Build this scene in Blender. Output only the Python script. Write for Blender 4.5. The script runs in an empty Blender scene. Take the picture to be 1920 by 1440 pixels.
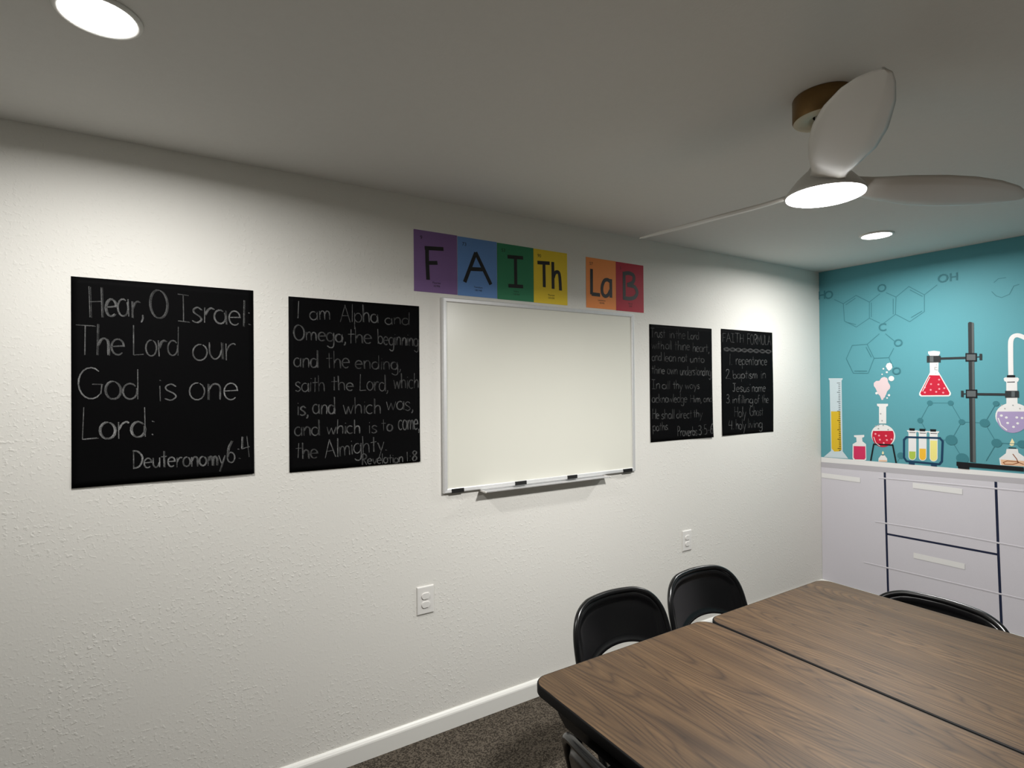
import bpy, math, random
from mathutils import Vector, Matrix

# ------------------------------------------------------------------ camera, world, exposure
scene = bpy.context.scene
COL = scene.collection
PI = math.pi
CEIL = 2.453            # ceiling height
ROOM_X0, ROOM_X1 = -0.91, 4.2875
ROOM_Y0, ROOM_Y1 = -2.90, 0.0      # y = 0 is the whiteboard wall

cam_data = bpy.data.cameras.new('camera')
cam = bpy.data.objects.new('camera', cam_data)
COL.objects.link(cam)
scene.camera = cam
cam_data.sensor_fit = 'HORIZONTAL'
cam_data.sensor_width = 36.0
cam_data.lens = 36.0 * 1035.4 / 1920.0
cam_data.clip_start = 0.02
_yaw, _pitch, _roll = math.radians(32.113), math.radians(0.368), math.radians(-0.480)
_f = Vector((math.sin(_yaw) * math.cos(_pitch), math.cos(_yaw) * math.cos(_pitch), math.sin(_pitch)))
_r = Vector((math.cos(_yaw), -math.sin(_yaw), 0))
_u = _r.cross(_f)
_r2 = _r * math.cos(_roll) + _u * math.sin(_roll)
_u2 = _u * math.cos(_roll) - _r * math.sin(_roll)
_m = Matrix((_r2, _u2, -_f)).transposed().to_4x4()
_m.translation = Vector((0.0, -2.35, 1.5807))
cam.matrix_world = _m

world = bpy.data.worlds.new('world')
scene.world = world
world.use_nodes = True
world.node_tree.nodes['Background'].inputs[0].default_value = (0.02, 0.02, 0.02, 1)
world.node_tree.nodes['Background'].inputs[1].default_value = 0.0

scene.view_settings.view_transform = 'Standard'
scene.view_settings.look = 'None'
scene.view_settings.gamma = 1.0
scene.view_settings.use_curve_mapping = False
scene.view_settings.exposure = 0.13
# strengths of the lamps (their diffusers give the light)
WAFER_WATTS = 17.0
FAN_WATTS = 40.0
WAFER_BEAM, FAN_BEAM = math.radians(171), math.radians(176)
DIFFUSER_GLOW = 14.0
LAMP_COLOR = (1.0, 0.985, 0.955)

random.seed(7)
MURAL_ART = {
 'ring_molecule_print': [
  ('line', 'L', [(0.1804, 2.1851), (0.2709, 2.2342), (0.3607, 2.1731), (0.3593, 2.0574), (0.2698, 2.0022), (0.1868, 2.0558), (0.1804, 2.1851)], 0.0042),
  ('line', 'L', [(0.3607, 2.1731), (0.4304, 2.2227)], 0.0042),
  ('line', 'L', [(0.4696, 2.2247), (0.5317, 2.1846), (0.527, 2.0658), (0.453, 2.0118)], 0.0042),
  ('line', 'L', [(0.3593, 2.0574), (0.428, 2.0144)], 0.0042),
  ('line', 'L', [(0.5317, 2.1846), (0.61, 2.2452), (0.7001, 2.1753), (0.6989, 2.0642), (0.6126, 2.0051), (0.527, 2.0658)], 0.0042),
  ('line', 'L', [(0.1162, 2.2256), (0.1804, 2.1851)], 0.0042),
  ('line', 'L', [(0.7001, 2.1753), (0.7727, 2.2302)], 0.0042),
  ('line', 'L', [(0.4236, 1.94), (0.3423, 1.8709), (0.2397, 1.8699), (0.197, 1.7738), (0.245, 1.6651), (0.3473, 1.6624), (0.3868, 1.7685), (0.3423, 1.8709)], 0.0042),
  ('line', 'L', [(0.4627, 1.9365), (0.5214, 1.8775)], 0.0042),
  ('line', 'L', [(0.5139, 1.8317), (0.4819, 1.7677), (0.3868, 1.7685)], 0.0042),
  ('line', 'L', [(0.4819, 1.7677), (0.509, 1.7006)], 0.0042),
  ('line', 'L', [(0.1985, 2.1744), (0.2669, 2.2144)], 0.0042),
  ('line', 'L', [(0.1986, 2.0463), (0.2684, 2.0202)], 0.0042),
  ('line', 'L', [(0.3739, 2.1673), (0.3727, 2.0639)], 0.0042),
  ('line', 'L', [(0.5144, 2.1754), (0.5132, 2.0674)], 0.0042),
  ('line', 'L', [(0.6164, 2.2216), (0.6904, 2.1655)], 0.0042),
  ('line', 'L', [(0.6208, 2.0322), (0.6862, 2.0695)], 0.0042),
  ('line', 'L', [(0.3346, 1.8513), (0.3693, 1.7773)], 0.0042),
  ('line', 'L', [(0.2529, 1.6812), (0.3401, 1.6786)], 0.0042),
  ('line', 'T', [(0.0233, 2.2686)], ('H', 0.0642)),
  ('line', 'T', [(0.0754, 2.2627)], ('O', 0.0635)),
  ('line', 'T', [(0.4437, 2.2576)], ('O', 0.0564)),
  ('line', 'T', [(0.4441, 1.9813)], ('C', 0.0564)),
  ('line', 'T', [(0.5418, 1.8644)], ('O', 0.0521)),
  ('line', 'T', [(0.5293, 1.6707)], ('O', 0.0523)),
  ('line', 'T', [(0.8054, 2.2647)], ('O', 0.0563)),
  ('line', 'T', [(0.8634, 2.2641)], ('H', 0.0513)),
 ],
 'faint_ring_print': [
  ('line', 'L', [(1.0646, 2.1965), (1.086, 2.2166), (1.1227, 2.217)], 0.0035),
  ('line', 'L', [(1.0533, 2.1439), (1.0743, 2.1136), (1.1005, 2.0997), (1.137, 2.1145), (1.158, 2.1611), (1.1833, 2.1669)], 0.0035),
 ],
 'ball_molecule_print': [
  ('line', 'L', [(0.7236, 1.4553), (0.8378, 1.4575)], 0.0038),
  ('line', 'L', [(0.8378, 1.4575), (0.8951, 1.3385)], 0.0038),
  ('line', 'L', [(0.7236, 1.4553), (0.667, 1.3372)], 0.0038),
  ('line', 'L', [(0.667, 1.3372), (0.6994, 1.2737)], 0.0038),
  ('line', 'L', [(0.8951, 1.3385), (1.0108, 1.3373)], 0.0038),
  ('line', 'L', [(0.8951, 1.3385), (0.8387, 1.2192)], 0.0038),
  ('line', 'L', [(0.8387, 1.2192), (0.8959, 1.1058)], 0.0038),
  ('line', 'L', [(1.0108, 1.3373), (1.0671, 1.2183)], 0.0038),
  ('line', 'L', [(1.0108, 1.3373), (1.0671, 1.4585)], 0.0038),
  ('line', 'L', [(1.0671, 1.2183), (1.1856, 1.2213)], 0.0038),
  ('line', 'L', [(1.0671, 1.2183), (1.0148, 1.1045)], 0.0038),
  ('line', 'L', [(0.8387, 1.2192), (0.7857, 1.2152)], 0.0038),
  ('ball', 'C', [(0.7236, 1.4553)], 0.0168),
  ('ball', 'C', [(0.8378, 1.4575)], 0.016),
  ('ball', 'C', [(0.667, 1.3372)], 0.0173),
  ('ball', 'C', [(0.8951, 1.3385)], 0.0172),
  ('ball', 'C', [(1.0108, 1.3373)], 0.0255),
  ('ball', 'C', [(0.8387, 1.2192)], 0.0325),
  ('ball', 'C', [(1.0671, 1.2183)], 0.0254),
  ('ball', 'C', [(0.8959, 1.1058)], 0.0335),
  ('ball', 'C', [(1.0671, 1.4585)], 0.0159),
  ('ball', 'C', [(1.1856, 1.2213)], 0.0224),
 ],
 'ball_molecule_print_far': [
  ('ball', 'C', [(0.5499, 1.0888)], 0.0237),
  ('line', 'L', [(0.5499, 1.0888), (0.5255, 1.0402)], 0.0038),
 ],
 'printed_countertop': [
  ('white', 'P', [(-0.0026, 1.0249), (1.1911, 1.0462), (1.1908, 1.0187), (-0.003, 0.9862)], 0),
  ('grey', 'P', [(-0.003, 0.9862), (1.1908, 1.0187), (1.1905, 0.9859), (-0.0035, 0.9475)], 0),
 ],
 'printed_graduated_cylinder': [
  ('glass', 'P', [(0.0662, 1.6317), (0.1699, 1.6297), (0.1681, 1.619), (0.1617, 1.6133), (0.1634, 1.0833), (0.2025, 1.0334), (0.023, 1.0275), (0.078, 1.0795), (0.0735, 1.6146), (0.067, 1.6206)], 0),
  ('yellow', 'P', [(0.0815, 1.3796), (0.1493, 1.3817), (0.1556, 1.095), (0.1409, 1.0812), (0.1026, 1.0759), (0.0823, 1.0968)], 0),
  ('ink', 'L', [(0.1275, 1.5945), (0.1518, 1.5942)], 0.0035),
  ('ink', 'L', [(0.1381, 1.5804), (0.1518, 1.5802)], 0.0035),
  ('ink', 'L', [(0.1381, 1.5663), (0.1518, 1.5662)], 0.0035),
  ('ink', 'L', [(0.1381, 1.5523), (0.1518, 1.5522)], 0.0035),
  ('ink', 'L', [(0.1381, 1.5382), (0.1519, 1.5382)], 0.0035),
  ('ink', 'L', [(0.1276, 1.5242), (0.1519, 1.5242)], 0.0035),
  ('ink', 'L', [(0.1382, 1.5101), (0.1519, 1.5102)], 0.0035),
  ('ink', 'L', [(0.1382, 1.4961), (0.1519, 1.4962)], 0.0035),
  ('ink', 'L', [(0.1382, 1.4821), (0.1519, 1.4822)], 0.0035),
  ('ink', 'L', [(0.1382, 1.468), (0.1519, 1.4682)], 0.0035),
  ('ink', 'L', [(0.1277, 1.4538), (0.1519, 1.4542)], 0.0035),
  ('ink', 'L', [(0.1382, 1.44), (0.1519, 1.4402)], 0.0035),
  ('ink', 'L', [(0.1382, 1.4259), (0.152, 1.4262)], 0.0035),
  ('ink', 'L', [(0.1383, 1.4119), (0.152, 1.4122)], 0.0035),
  ('ink', 'L', [(0.1383, 1.3979), (0.152, 1.3983)], 0.0035),
  ('ink', 'L', [(0.1278, 1.3835), (0.152, 1.3843)], 0.0035),
  ('ink', 'L', [(0.1383, 1.3698), (0.152, 1.3703)], 0.0035),
  ('ink', 'L', [(0.1383, 1.3558), (0.152, 1.3563)], 0.0035),
  ('ink', 'L', [(0.1383, 1.3417), (0.152, 1.3423)], 0.0035),
  ('ink', 'L', [(0.1383, 1.3277), (0.1521, 1.3283)], 0.0035),
  ('ink', 'L', [(0.1278, 1.3132), (0.1521, 1.3143)], 0.0035),
  ('ink', 'L', [(0.1384, 1.2996), (0.1521, 1.3003)], 0.0035),
  ('ink', 'L', [(0.1384, 1.2856), (0.1521, 1.2863)], 0.0035),
  ('ink', 'L', [(0.1384, 1.2716), (0.1521, 1.2723)], 0.0035),
  ('ink', 'L', [(0.1384, 1.2576), (0.1521, 1.2583)], 0.0035),
  ('ink', 'L', [(0.1279, 1.2429), (0.1521, 1.2444)], 0.0035),
  ('ink', 'L', [(0.1384, 1.2295), (0.1522, 1.2304)], 0.0035),
  ('ink', 'L', [(0.1385, 1.2155), (0.1522, 1.2164)], 0.0035),
  ('ink', 'L', [(0.1385, 1.2015), (0.1522, 1.2024)], 0.0035),
  ('ink', 'L', [(0.1385, 1.1874), (0.1522, 1.1884)], 0.0035),
  ('ink', 'L', [(0.128, 1.1726), (0.1522, 1.1744)], 0.0035),
  ('ink', 'L', [(0.1385, 1.1594), (0.1522, 1.1604)], 0.0035),
  ('ink', 'L', [(0.1385, 1.1454), (0.1522, 1.1465)], 0.0035),
  ('ink', 'L', [(0.1385, 1.1313), (0.1523, 1.1325)], 0.0035),
  ('ink', 'L', [(0.1386, 1.1173), (0.1523, 1.1185)], 0.0035),
  ('ink', 'L', [(0.128, 1.1024), (0.1523, 1.1045)], 0.0035),
  ('ink', 'L', [(0.1386, 1.0893), (0.1523, 1.0905)], 0.0035),
 ],
 'printed_bottle': [
  ('white', 'P', [(0.2451, 1.2092), (0.3153, 1.2165), (0.3151, 1.202), (0.3007, 1.1945), (0.3027, 1.1688), (0.3265, 1.1506), (0.3274, 1.0384), (0.3101, 1.0261), (0.2375, 1.0264), (0.2323, 1.0406), (0.235, 1.1431), (0.2623, 1.1616), (0.2603, 1.194), (0.2457, 1.197)], 0),
  ('pink', 'P', [(0.2411, 1.1297), (0.3218, 1.1342), (0.3223, 1.0499), (0.3139, 1.0378), (0.2492, 1.0326), (0.2401, 1.0455)], 0),
 ],
 'printed_round_flask': [
  ('white', 'C', [(0.4389, 1.221)], 0.0773),
  ('white', 'P', [(0.402, 1.4436), (0.4733, 1.445), (0.4731, 1.431), (0.4618, 1.4229), (0.4604, 1.3059), (0.4141, 1.3035), (0.4154, 1.4218), (0.4032, 1.4294)], 0),
  ('red', 'P', [(0.5014, 1.257), (0.5054, 1.2443), (0.5074, 1.2309), (0.5074, 1.2171), (0.5052, 1.2033), (0.5011, 1.19), (0.495, 1.1775), (0.4873, 1.1663), (0.478, 1.1566), (0.4675, 1.1487), (0.4561, 1.143), (0.444, 1.1395), (0.4318, 1.1384), (0.4197, 1.1398), (0.4082, 1.1437), (0.3975, 1.1498), (0.3881, 1.1582), (0.3802, 1.1684), (0.3741, 1.1803), (0.37, 1.1933), (0.3681, 1.2072), (0.3684, 1.2214), (0.3708, 1.2356), (0.3754, 1.2492)], 0),
  ('dotpink', 'C', [(0.39, 1.2287)], 0.0066),
  ('dotpink', 'C', [(0.4131, 1.2184)], 0.0065),
  ('dotpink', 'C', [(0.458, 1.2199)], 0.0064),
  ('dotpink', 'C', [(0.4185, 1.1897)], 0.0065),
  ('dotpink', 'C', [(0.4633, 1.1907)], 0.0064),
  ('dotpink', 'C', [(0.4928, 1.1976)], 0.0062),
  ('dotpink', 'C', [(0.4433, 1.1681)], 0.0063),
  ('dotgrey', 'C', [(0.4256, 1.3733)], 0.0051),
  ('dotgrey', 'C', [(0.4344, 1.3242)], 0.005),
  ('dotgrey', 'C', [(0.4103, 1.2915)], 0.0051),
  ('dotgrey', 'C', [(0.4411, 1.2932)], 0.005),
  ('dotgrey', 'C', [(0.3929, 1.2851)], 0.0051),
  ('dotgrey', 'C', [(0.4726, 1.2637)], 0.0049),
  ('dotgrey', 'C', [(0.41, 1.2679)], 0.0051),
  ('white', 'L', [(0.3789, 1.2065), (0.3929, 1.164), (0.418, 1.1464)], 0.004),
 ],
 'printed_tripod': [
  ('ink', 'L', [(0.3746, 1.1546), (0.5028, 1.1589)], 0.01),
  ('ink', 'L', [(0.3783, 1.1549), (0.357, 1.0336)], 0.01),
  ('ink', 'L', [(0.4993, 1.161), (0.52, 1.0358)], 0.01),
 ],
 'printed_spirit_burner': [
  ('white', 'P', [(0.4244, 1.0801), (0.4479, 1.0825), (0.4632, 1.0606), (0.463, 1.0372), (0.4073, 1.0335), (0.4076, 1.0548)], 0),
  ('peach', 'P', [(0.4104, 1.0448), (0.4603, 1.0486), (0.4616, 1.0386), (0.4102, 1.0346)], 0),
  ('flame', 'P', [(0.4369, 1.1127), (0.4439, 1.0977), (0.4388, 1.087), (0.4317, 1.0887), (0.4303, 1.098)], 0),
  ('ink', 'L', [(0.4294, 1.0814), (0.4437, 1.0828)], 0.004),
 ],
 'printed_bubbles': [
  ('palepink', 'P', [(0.4325, 1.4709), (0.4221, 1.5006), (0.4079, 1.5163), (0.3974, 1.5479), (0.3831, 1.5717), (0.3833, 1.5916), (0.398, 1.6057), (0.4197, 1.6069), (0.4343, 1.6263), (0.4522, 1.6338), (0.4697, 1.6257), (0.475, 1.5983), (0.4867, 1.5749), (0.4864, 1.5516), (0.4687, 1.5322), (0.4613, 1.5088), (0.447, 1.4891), (0.4432, 1.4734)], 0),
  ('palepink', 'C', [(0.4072, 1.5811)], 0.0244),
  ('palepink', 'C', [(0.4497, 1.6065)], 0.0254),
  ('palepink', 'C', [(0.4648, 1.5649)], 0.0239),
  ('palepink', 'C', [(0.4332, 1.5361)], 0.0285),
  ('palepink', 'C', [(0.44, 1.5008)], 0.017),
  ('white', 'C', [(0.4963, 1.6213)], 0.018),
  ('white', 'C', [(0.4007, 1.5186)], 0.0086),
  ('white', 'C', [(0.4803, 1.505)], 0.0077),
  ('white', 'C', [(0.4681, 1.4854)], 0.0056),
  ('white', 'C', [(0.4382, 1.6522)], 0.0049),
  ('white', 'C', [(0.4688, 1.6662)], 0.007),
  ('white', 'C', [(0.4471, 1.6911)], 0.0057),
  ('white', 'P', [(0.4622, 1.7078), (0.4709, 1.7269), (0.4885, 1.7324), (0.5002, 1.7218), (0.5041, 1.6985), (0.4949, 1.6833), (0.4808, 1.676), (0.4705, 1.6895)], 0),
 ],
 'printed_test_tube_rack': [
  ('navy', 'L', [(0.585, 1.2197), (0.7767, 1.2276), (0.7917, 1.207), (0.7854, 1.0761), (0.7717, 1.0565), (0.5831, 1.0557), (0.568, 1.0792), (0.5694, 1.201), (0.585, 1.2197)], 0.0125),
  ('navy', 'P', [(0.5964, 1.0518), (0.6313, 1.0519), (0.6311, 1.0354), (0.5962, 1.0359)], 0),
  ('navy', 'P', [(0.7253, 1.0549), (0.7582, 1.055), (0.758, 1.0382), (0.7251, 1.0387)], 0),
 ],
 'printed_test_tubegreen': [
  ('white', 'P', [(0.5876, 1.2669), (0.652, 1.2693), (0.6493, 1.2602), (0.6428, 1.2567), (0.6409, 1.0941), (0.6399, 1.0866), (0.6371, 1.0796), (0.6328, 1.0735), (0.6273, 1.0688), (0.621, 1.0661), (0.6144, 1.0654), (0.6081, 1.0668), (0.6026, 1.0703), (0.5984, 1.0755), (0.5957, 1.0821), (0.5948, 1.0895), (0.5967, 1.2553), (0.5901, 1.2579)], 0),
  ('green', 'P', [(0.5992, 1.1239), (0.6374, 1.126), (0.637, 1.0937), (0.6362, 1.0875), (0.6339, 1.0817), (0.6303, 1.0766), (0.6257, 1.0728), (0.6205, 1.0705), (0.615, 1.0699), (0.6098, 1.0711), (0.6053, 1.074), (0.6018, 1.0783), (0.5995, 1.0838), (0.5988, 1.0899)], 0),
  ('ink', 'P', [(0.601, 1.2813), (0.6352, 1.2818), (0.6331, 1.2651), (0.6028, 1.2648)], 0),
  ('ink', 'L', [(0.602, 1.2526), (0.6388, 1.2535)], 0.004),
 ],
 'printed_test_tubeamber': [
  ('white', 'P', [(0.6487, 1.2668), (0.7114, 1.2692), (0.7088, 1.2602), (0.7024, 1.2569), (0.7006, 1.0965), (0.6996, 1.0891), (0.6969, 1.0821), (0.6927, 1.0761), (0.6873, 1.0715), (0.6812, 1.0688), (0.6748, 1.0681), (0.6687, 1.0695), (0.6634, 1.073), (0.6592, 1.0781), (0.6566, 1.0846), (0.6558, 1.0919), (0.6576, 1.2555), (0.6512, 1.258)], 0),
  ('amber', 'P', [(0.6603, 1.1483), (0.6974, 1.1501), (0.6968, 1.0961), (0.696, 1.0899), (0.6937, 1.0842), (0.6903, 1.0792), (0.6858, 1.0754), (0.6807, 1.0731), (0.6754, 1.0726), (0.6704, 1.0738), (0.6659, 1.0766), (0.6625, 1.0809), (0.6604, 1.0863), (0.6597, 1.0923)], 0),
  ('ink', 'P', [(0.6612, 1.2818), (0.6964, 1.2824), (0.6943, 1.2652), (0.6629, 1.2647)], 0),
  ('ink', 'L', [(0.6628, 1.2528), (0.6986, 1.2537)], 0.004),
 ],
 'printed_test_tubestraw': [
  ('white', 'P', [(0.7108, 1.2685), (0.7735, 1.2709), (0.771, 1.262), (0.7648, 1.2587), (0.763, 1.0988), (0.762, 1.0912), (0.7593, 1.0841), (0.755, 1.0779), (0.7496, 1.0732), (0.7434, 1.0704), (0.7369, 1.0697), (0.7307, 1.0711), (0.7253, 1.0747), (0.7211, 1.08), (0.7184, 1.0867), (0.7176, 1.0941), (0.7194, 1.2572), (0.7132, 1.2598)], 0),
  ('straw', 'P', [(0.7226, 1.2075), (0.7606, 1.2089), (0.7593, 1.0984), (0.7585, 1.0921), (0.7562, 1.0861), (0.7526, 1.0809), (0.7481, 1.077), (0.7429, 1.0747), (0.7375, 1.0741), (0.7323, 1.0753), (0.7278, 1.0783), (0.7243, 1.0827), (0.7221, 1.0883), (0.7214, 1.0945)], 0),
  ('ink', 'P', [(0.7222, 1.2824), (0.7571, 1.283), (0.755, 1.2669), (0.7239, 1.2663)], 0),
  ('ink', 'L', [(0.7244, 1.2546), (0.7611, 1.2556)], 0.004),
 ],
 'printed_conical_flask': [
  ('white', 'P', [(0.7167, 1.7964), (0.7493, 1.7996), (0.7831, 1.7925), (0.7829, 1.778), (0.7767, 1.7688), (0.7724, 1.6635), (0.8403, 1.5219), (0.8383, 1.5076), (0.8281, 1.4996), (0.6733, 1.4975), (0.6624, 1.5063), (0.6626, 1.5212), (0.7258, 1.6576), (0.7252, 1.7716), (0.7178, 1.7816)], 0),
  ('red', 'P', [(0.7225, 1.6392), (0.7795, 1.6365), (0.8325, 1.5219), (0.8282, 1.5083), (0.6766, 1.5057), (0.669, 1.519)], 0),
  ('dotpink', 'C', [(0.7767, 1.6089)], 0.0055),
  ('dotpink', 'C', [(0.7312, 1.5803)], 0.0057),
  ('dotpink', 'C', [(0.7727, 1.5777)], 0.0055),
  ('dotpink', 'C', [(0.6963, 1.5584)], 0.0057),
  ('dotpink', 'C', [(0.7289, 1.5421)], 0.0057),
  ('dotpink', 'C', [(0.7773, 1.5486)], 0.0055),
  ('dotpink', 'C', [(0.8047, 1.5528)], 0.0054),
  ('dotpink', 'C', [(0.6959, 1.5251)], 0.0058),
  ('dotpink', 'C', [(0.7598, 1.5289)], 0.0056),
  ('dotpink', 'C', [(0.7983, 1.5239)], 0.0055),
  ('dotgrey', 'L', [(0.7606, 1.7077), (0.7668, 1.706)], 0.004),
  ('dotgrey', 'L', [(0.753, 1.686), (0.7541, 1.675), (0.7695, 1.6724)], 0.004),
  ('dotgrey', 'L', [(0.7511, 1.6898), (0.7678, 1.6914)], 0.004),
  ('dotgrey', 'L', [(0.7569, 1.653), (0.7612, 1.6522)], 0.004),
  ('white', 'L', [(0.7255, 1.6281), (0.6833, 1.5325)], 0.004),
 ],
 'printed_ring_stand': [
  ('rod', 'P', [(0.9341, 1.9635), (0.9421, 1.9697), (0.9523, 1.9665), (0.9635, 1.9605), (0.9639, 1.0886), (0.9346, 1.0888)], 0),
  ('rodlight', 'P', [(0.9534, 1.9664), (0.9635, 1.9605), (0.9639, 1.0886), (0.9493, 1.0884)], 0),
  ('rod', 'L', [(0.7868, 1.7465), (0.9214, 1.7449)], 0.014),
  ('ink', 'P', [(0.9189, 1.7745), (0.977, 1.7712), (0.9764, 1.7185), (0.9183, 1.7211)], 0),
  ('clampgrey', 'P', [(0.9251, 1.7657), (0.9702, 1.7632), (0.9698, 1.7272), (0.9247, 1.7293)], 0),
  ('rod', 'L', [(0.9751, 1.7477), (1.0027, 1.7463)], 0.006),
  ('rod', 'P', [(0.9897, 1.7663), (1.0029, 1.7656), (1.0025, 1.727), (0.9893, 1.7276)], 0),
  ('rod', 'L', [(0.9753, 1.5155), (1.1108, 1.5143)], 0.014),
  ('ink', 'P', [(0.9181, 1.544), (0.9762, 1.5439), (0.9756, 1.4913), (0.9175, 1.4906)], 0),
  ('clampgrey', 'P', [(0.9242, 1.5356), (0.9694, 1.5356), (0.969, 1.4995), (0.9238, 1.4991)], 0),
  ('rod', 'L', [(0.893, 1.5172), (0.9206, 1.5173)], 0.006),
  ('rod', 'P', [(0.8932, 1.537), (0.9071, 1.537), (0.9066, 1.4975), (0.8928, 1.4974)], 0),
  ('rod', 'P', [(0.7101, 1.7688), (0.787, 1.7647), (0.7866, 1.7226), (0.7096, 1.7245)], 0),
  ('clampgrey', 'P', [(0.7271, 1.7649), (0.7476, 1.7638), (0.7472, 1.7272), (0.7266, 1.7281)], 0),
  ('rod', 'P', [(1.111, 1.5364), (1.174, 1.5364), (1.1735, 1.4969), (1.1106, 1.4949)], 0),
  ('clampgrey', 'P', [(1.1409, 1.5331), (1.1562, 1.5331), (1.1559, 1.5), (1.1406, 1.4999)], 0),
  ('ink', 'P', [(0.8649, 1.0833), (1.1916, 1.0855), (1.1913, 1.0613), (0.9309, 1.057), (0.9307, 1.0416), (0.8732, 1.041), (0.871, 1.0571), (0.8646, 1.0577)], 0),
 ],
 'printed_boiling_flask': [
  ('white', 'C', [(1.1454, 1.3818)], 0.0826),
  ('white', 'P', [(1.1046, 1.6102), (1.1109, 1.6168), (1.1698, 1.6156), (1.1762, 1.6069), (1.1721, 1.5925), (1.167, 1.5892), (1.1674, 1.444), (1.1157, 1.4428), (1.1168, 1.5899), (1.108, 1.5947)], 0),
  ('ink', 'L', [(1.1209, 1.5878), (1.1568, 1.5887)], 0.005),
  ('ink', 'P', [(1.1204, 1.6299), (1.1583, 1.6291), (1.1581, 1.6152), (1.1202, 1.6159)], 0),
  ('lilac', 'P', [(1.2143, 1.4145), (1.2174, 1.3997), (1.2185, 1.3843), (1.2177, 1.3688), (1.2148, 1.3536), (1.21, 1.339), (1.2033, 1.3255), (1.1951, 1.3135), (1.1854, 1.3032), (1.1746, 1.295), (1.1629, 1.289), (1.1506, 1.2856), (1.1381, 1.2848), (1.1257, 1.2867), (1.1138, 1.2911), (1.1027, 1.2981), (1.0928, 1.3075), (1.0844, 1.3189), (1.0776, 1.3321), (1.0728, 1.3467), (1.07, 1.3623), (1.0694, 1.3783), (1.071, 1.3944), (1.0747, 1.41)], 0),
  ('white', 'C', [(1.0916, 1.3864)], 0.0069),
  ('white', 'C', [(1.115, 1.3759)], 0.0067),
  ('white', 'C', [(1.1631, 1.3779)], 0.0066),
  ('white', 'C', [(1.1208, 1.3428)], 0.0068),
  ('white', 'C', [(1.1668, 1.3431)], 0.0066),
  ('white', 'C', [(1.1478, 1.3209)], 0.0066),
  ('white', 'C', [(1.1873, 1.3756)], 0.0064),
  ('dotgrey', 'C', [(1.0944, 1.449)], 0.0037),
  ('dotgrey', 'C', [(1.1088, 1.4292)], 0.0037),
  ('dotgrey', 'C', [(1.1462, 1.4501)], 0.0035),
  ('dotgrey', 'C', [(1.1778, 1.4311)], 0.0036),
  ('white', 'L', [(1.0767, 1.3709), (1.0894, 1.3277), (1.1178, 1.2992)], 0.006),
 ],
 'printed_glass_tube': [
  ('white', 'L', [(1.1389, 1.6308), (1.1386, 1.6941), (1.1388, 1.7606), (1.1394, 1.8171), (1.1423, 1.8415), (1.1516, 1.8594), (1.1675, 1.866), (1.184, 1.8613), (1.2098, 1.8441), (1.239, 1.8223)], 0.024),
 ],
 'printed_alcohol_burner': [
  ('white', 'P', [(1.114, 1.1867), (1.1652, 1.1912), (1.1684, 1.1685), (1.1972, 1.1451), (1.2015, 1.09), (1.0831, 1.0863), (1.0783, 1.1261), (1.11, 1.1595)], 0),
  ('peach', 'P', [(1.0856, 1.1202), (1.2019, 1.1227), (1.2016, 1.0913), (1.0884, 1.0882)], 0),
  ('flame', 'P', [(1.1404, 1.2521), (1.1504, 1.2296), (1.1476, 1.2109), (1.1373, 1.2054), (1.1282, 1.2112), (1.1299, 1.2247)], 0),
  ('ink', 'L', [(1.1228, 1.1941), (1.1586, 1.1953)], 0.005),
  ('brown', 'L', [(1.1917, 1.1019), (1.1618, 1.115), (1.1158, 1.1147), (1.0974, 1.1033), (1.1051, 1.0935), (1.1413, 1.0962), (1.1668, 1.109), (1.1594, 1.1313), (1.142, 1.1593)], 0.0045),
 ],
}
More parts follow.
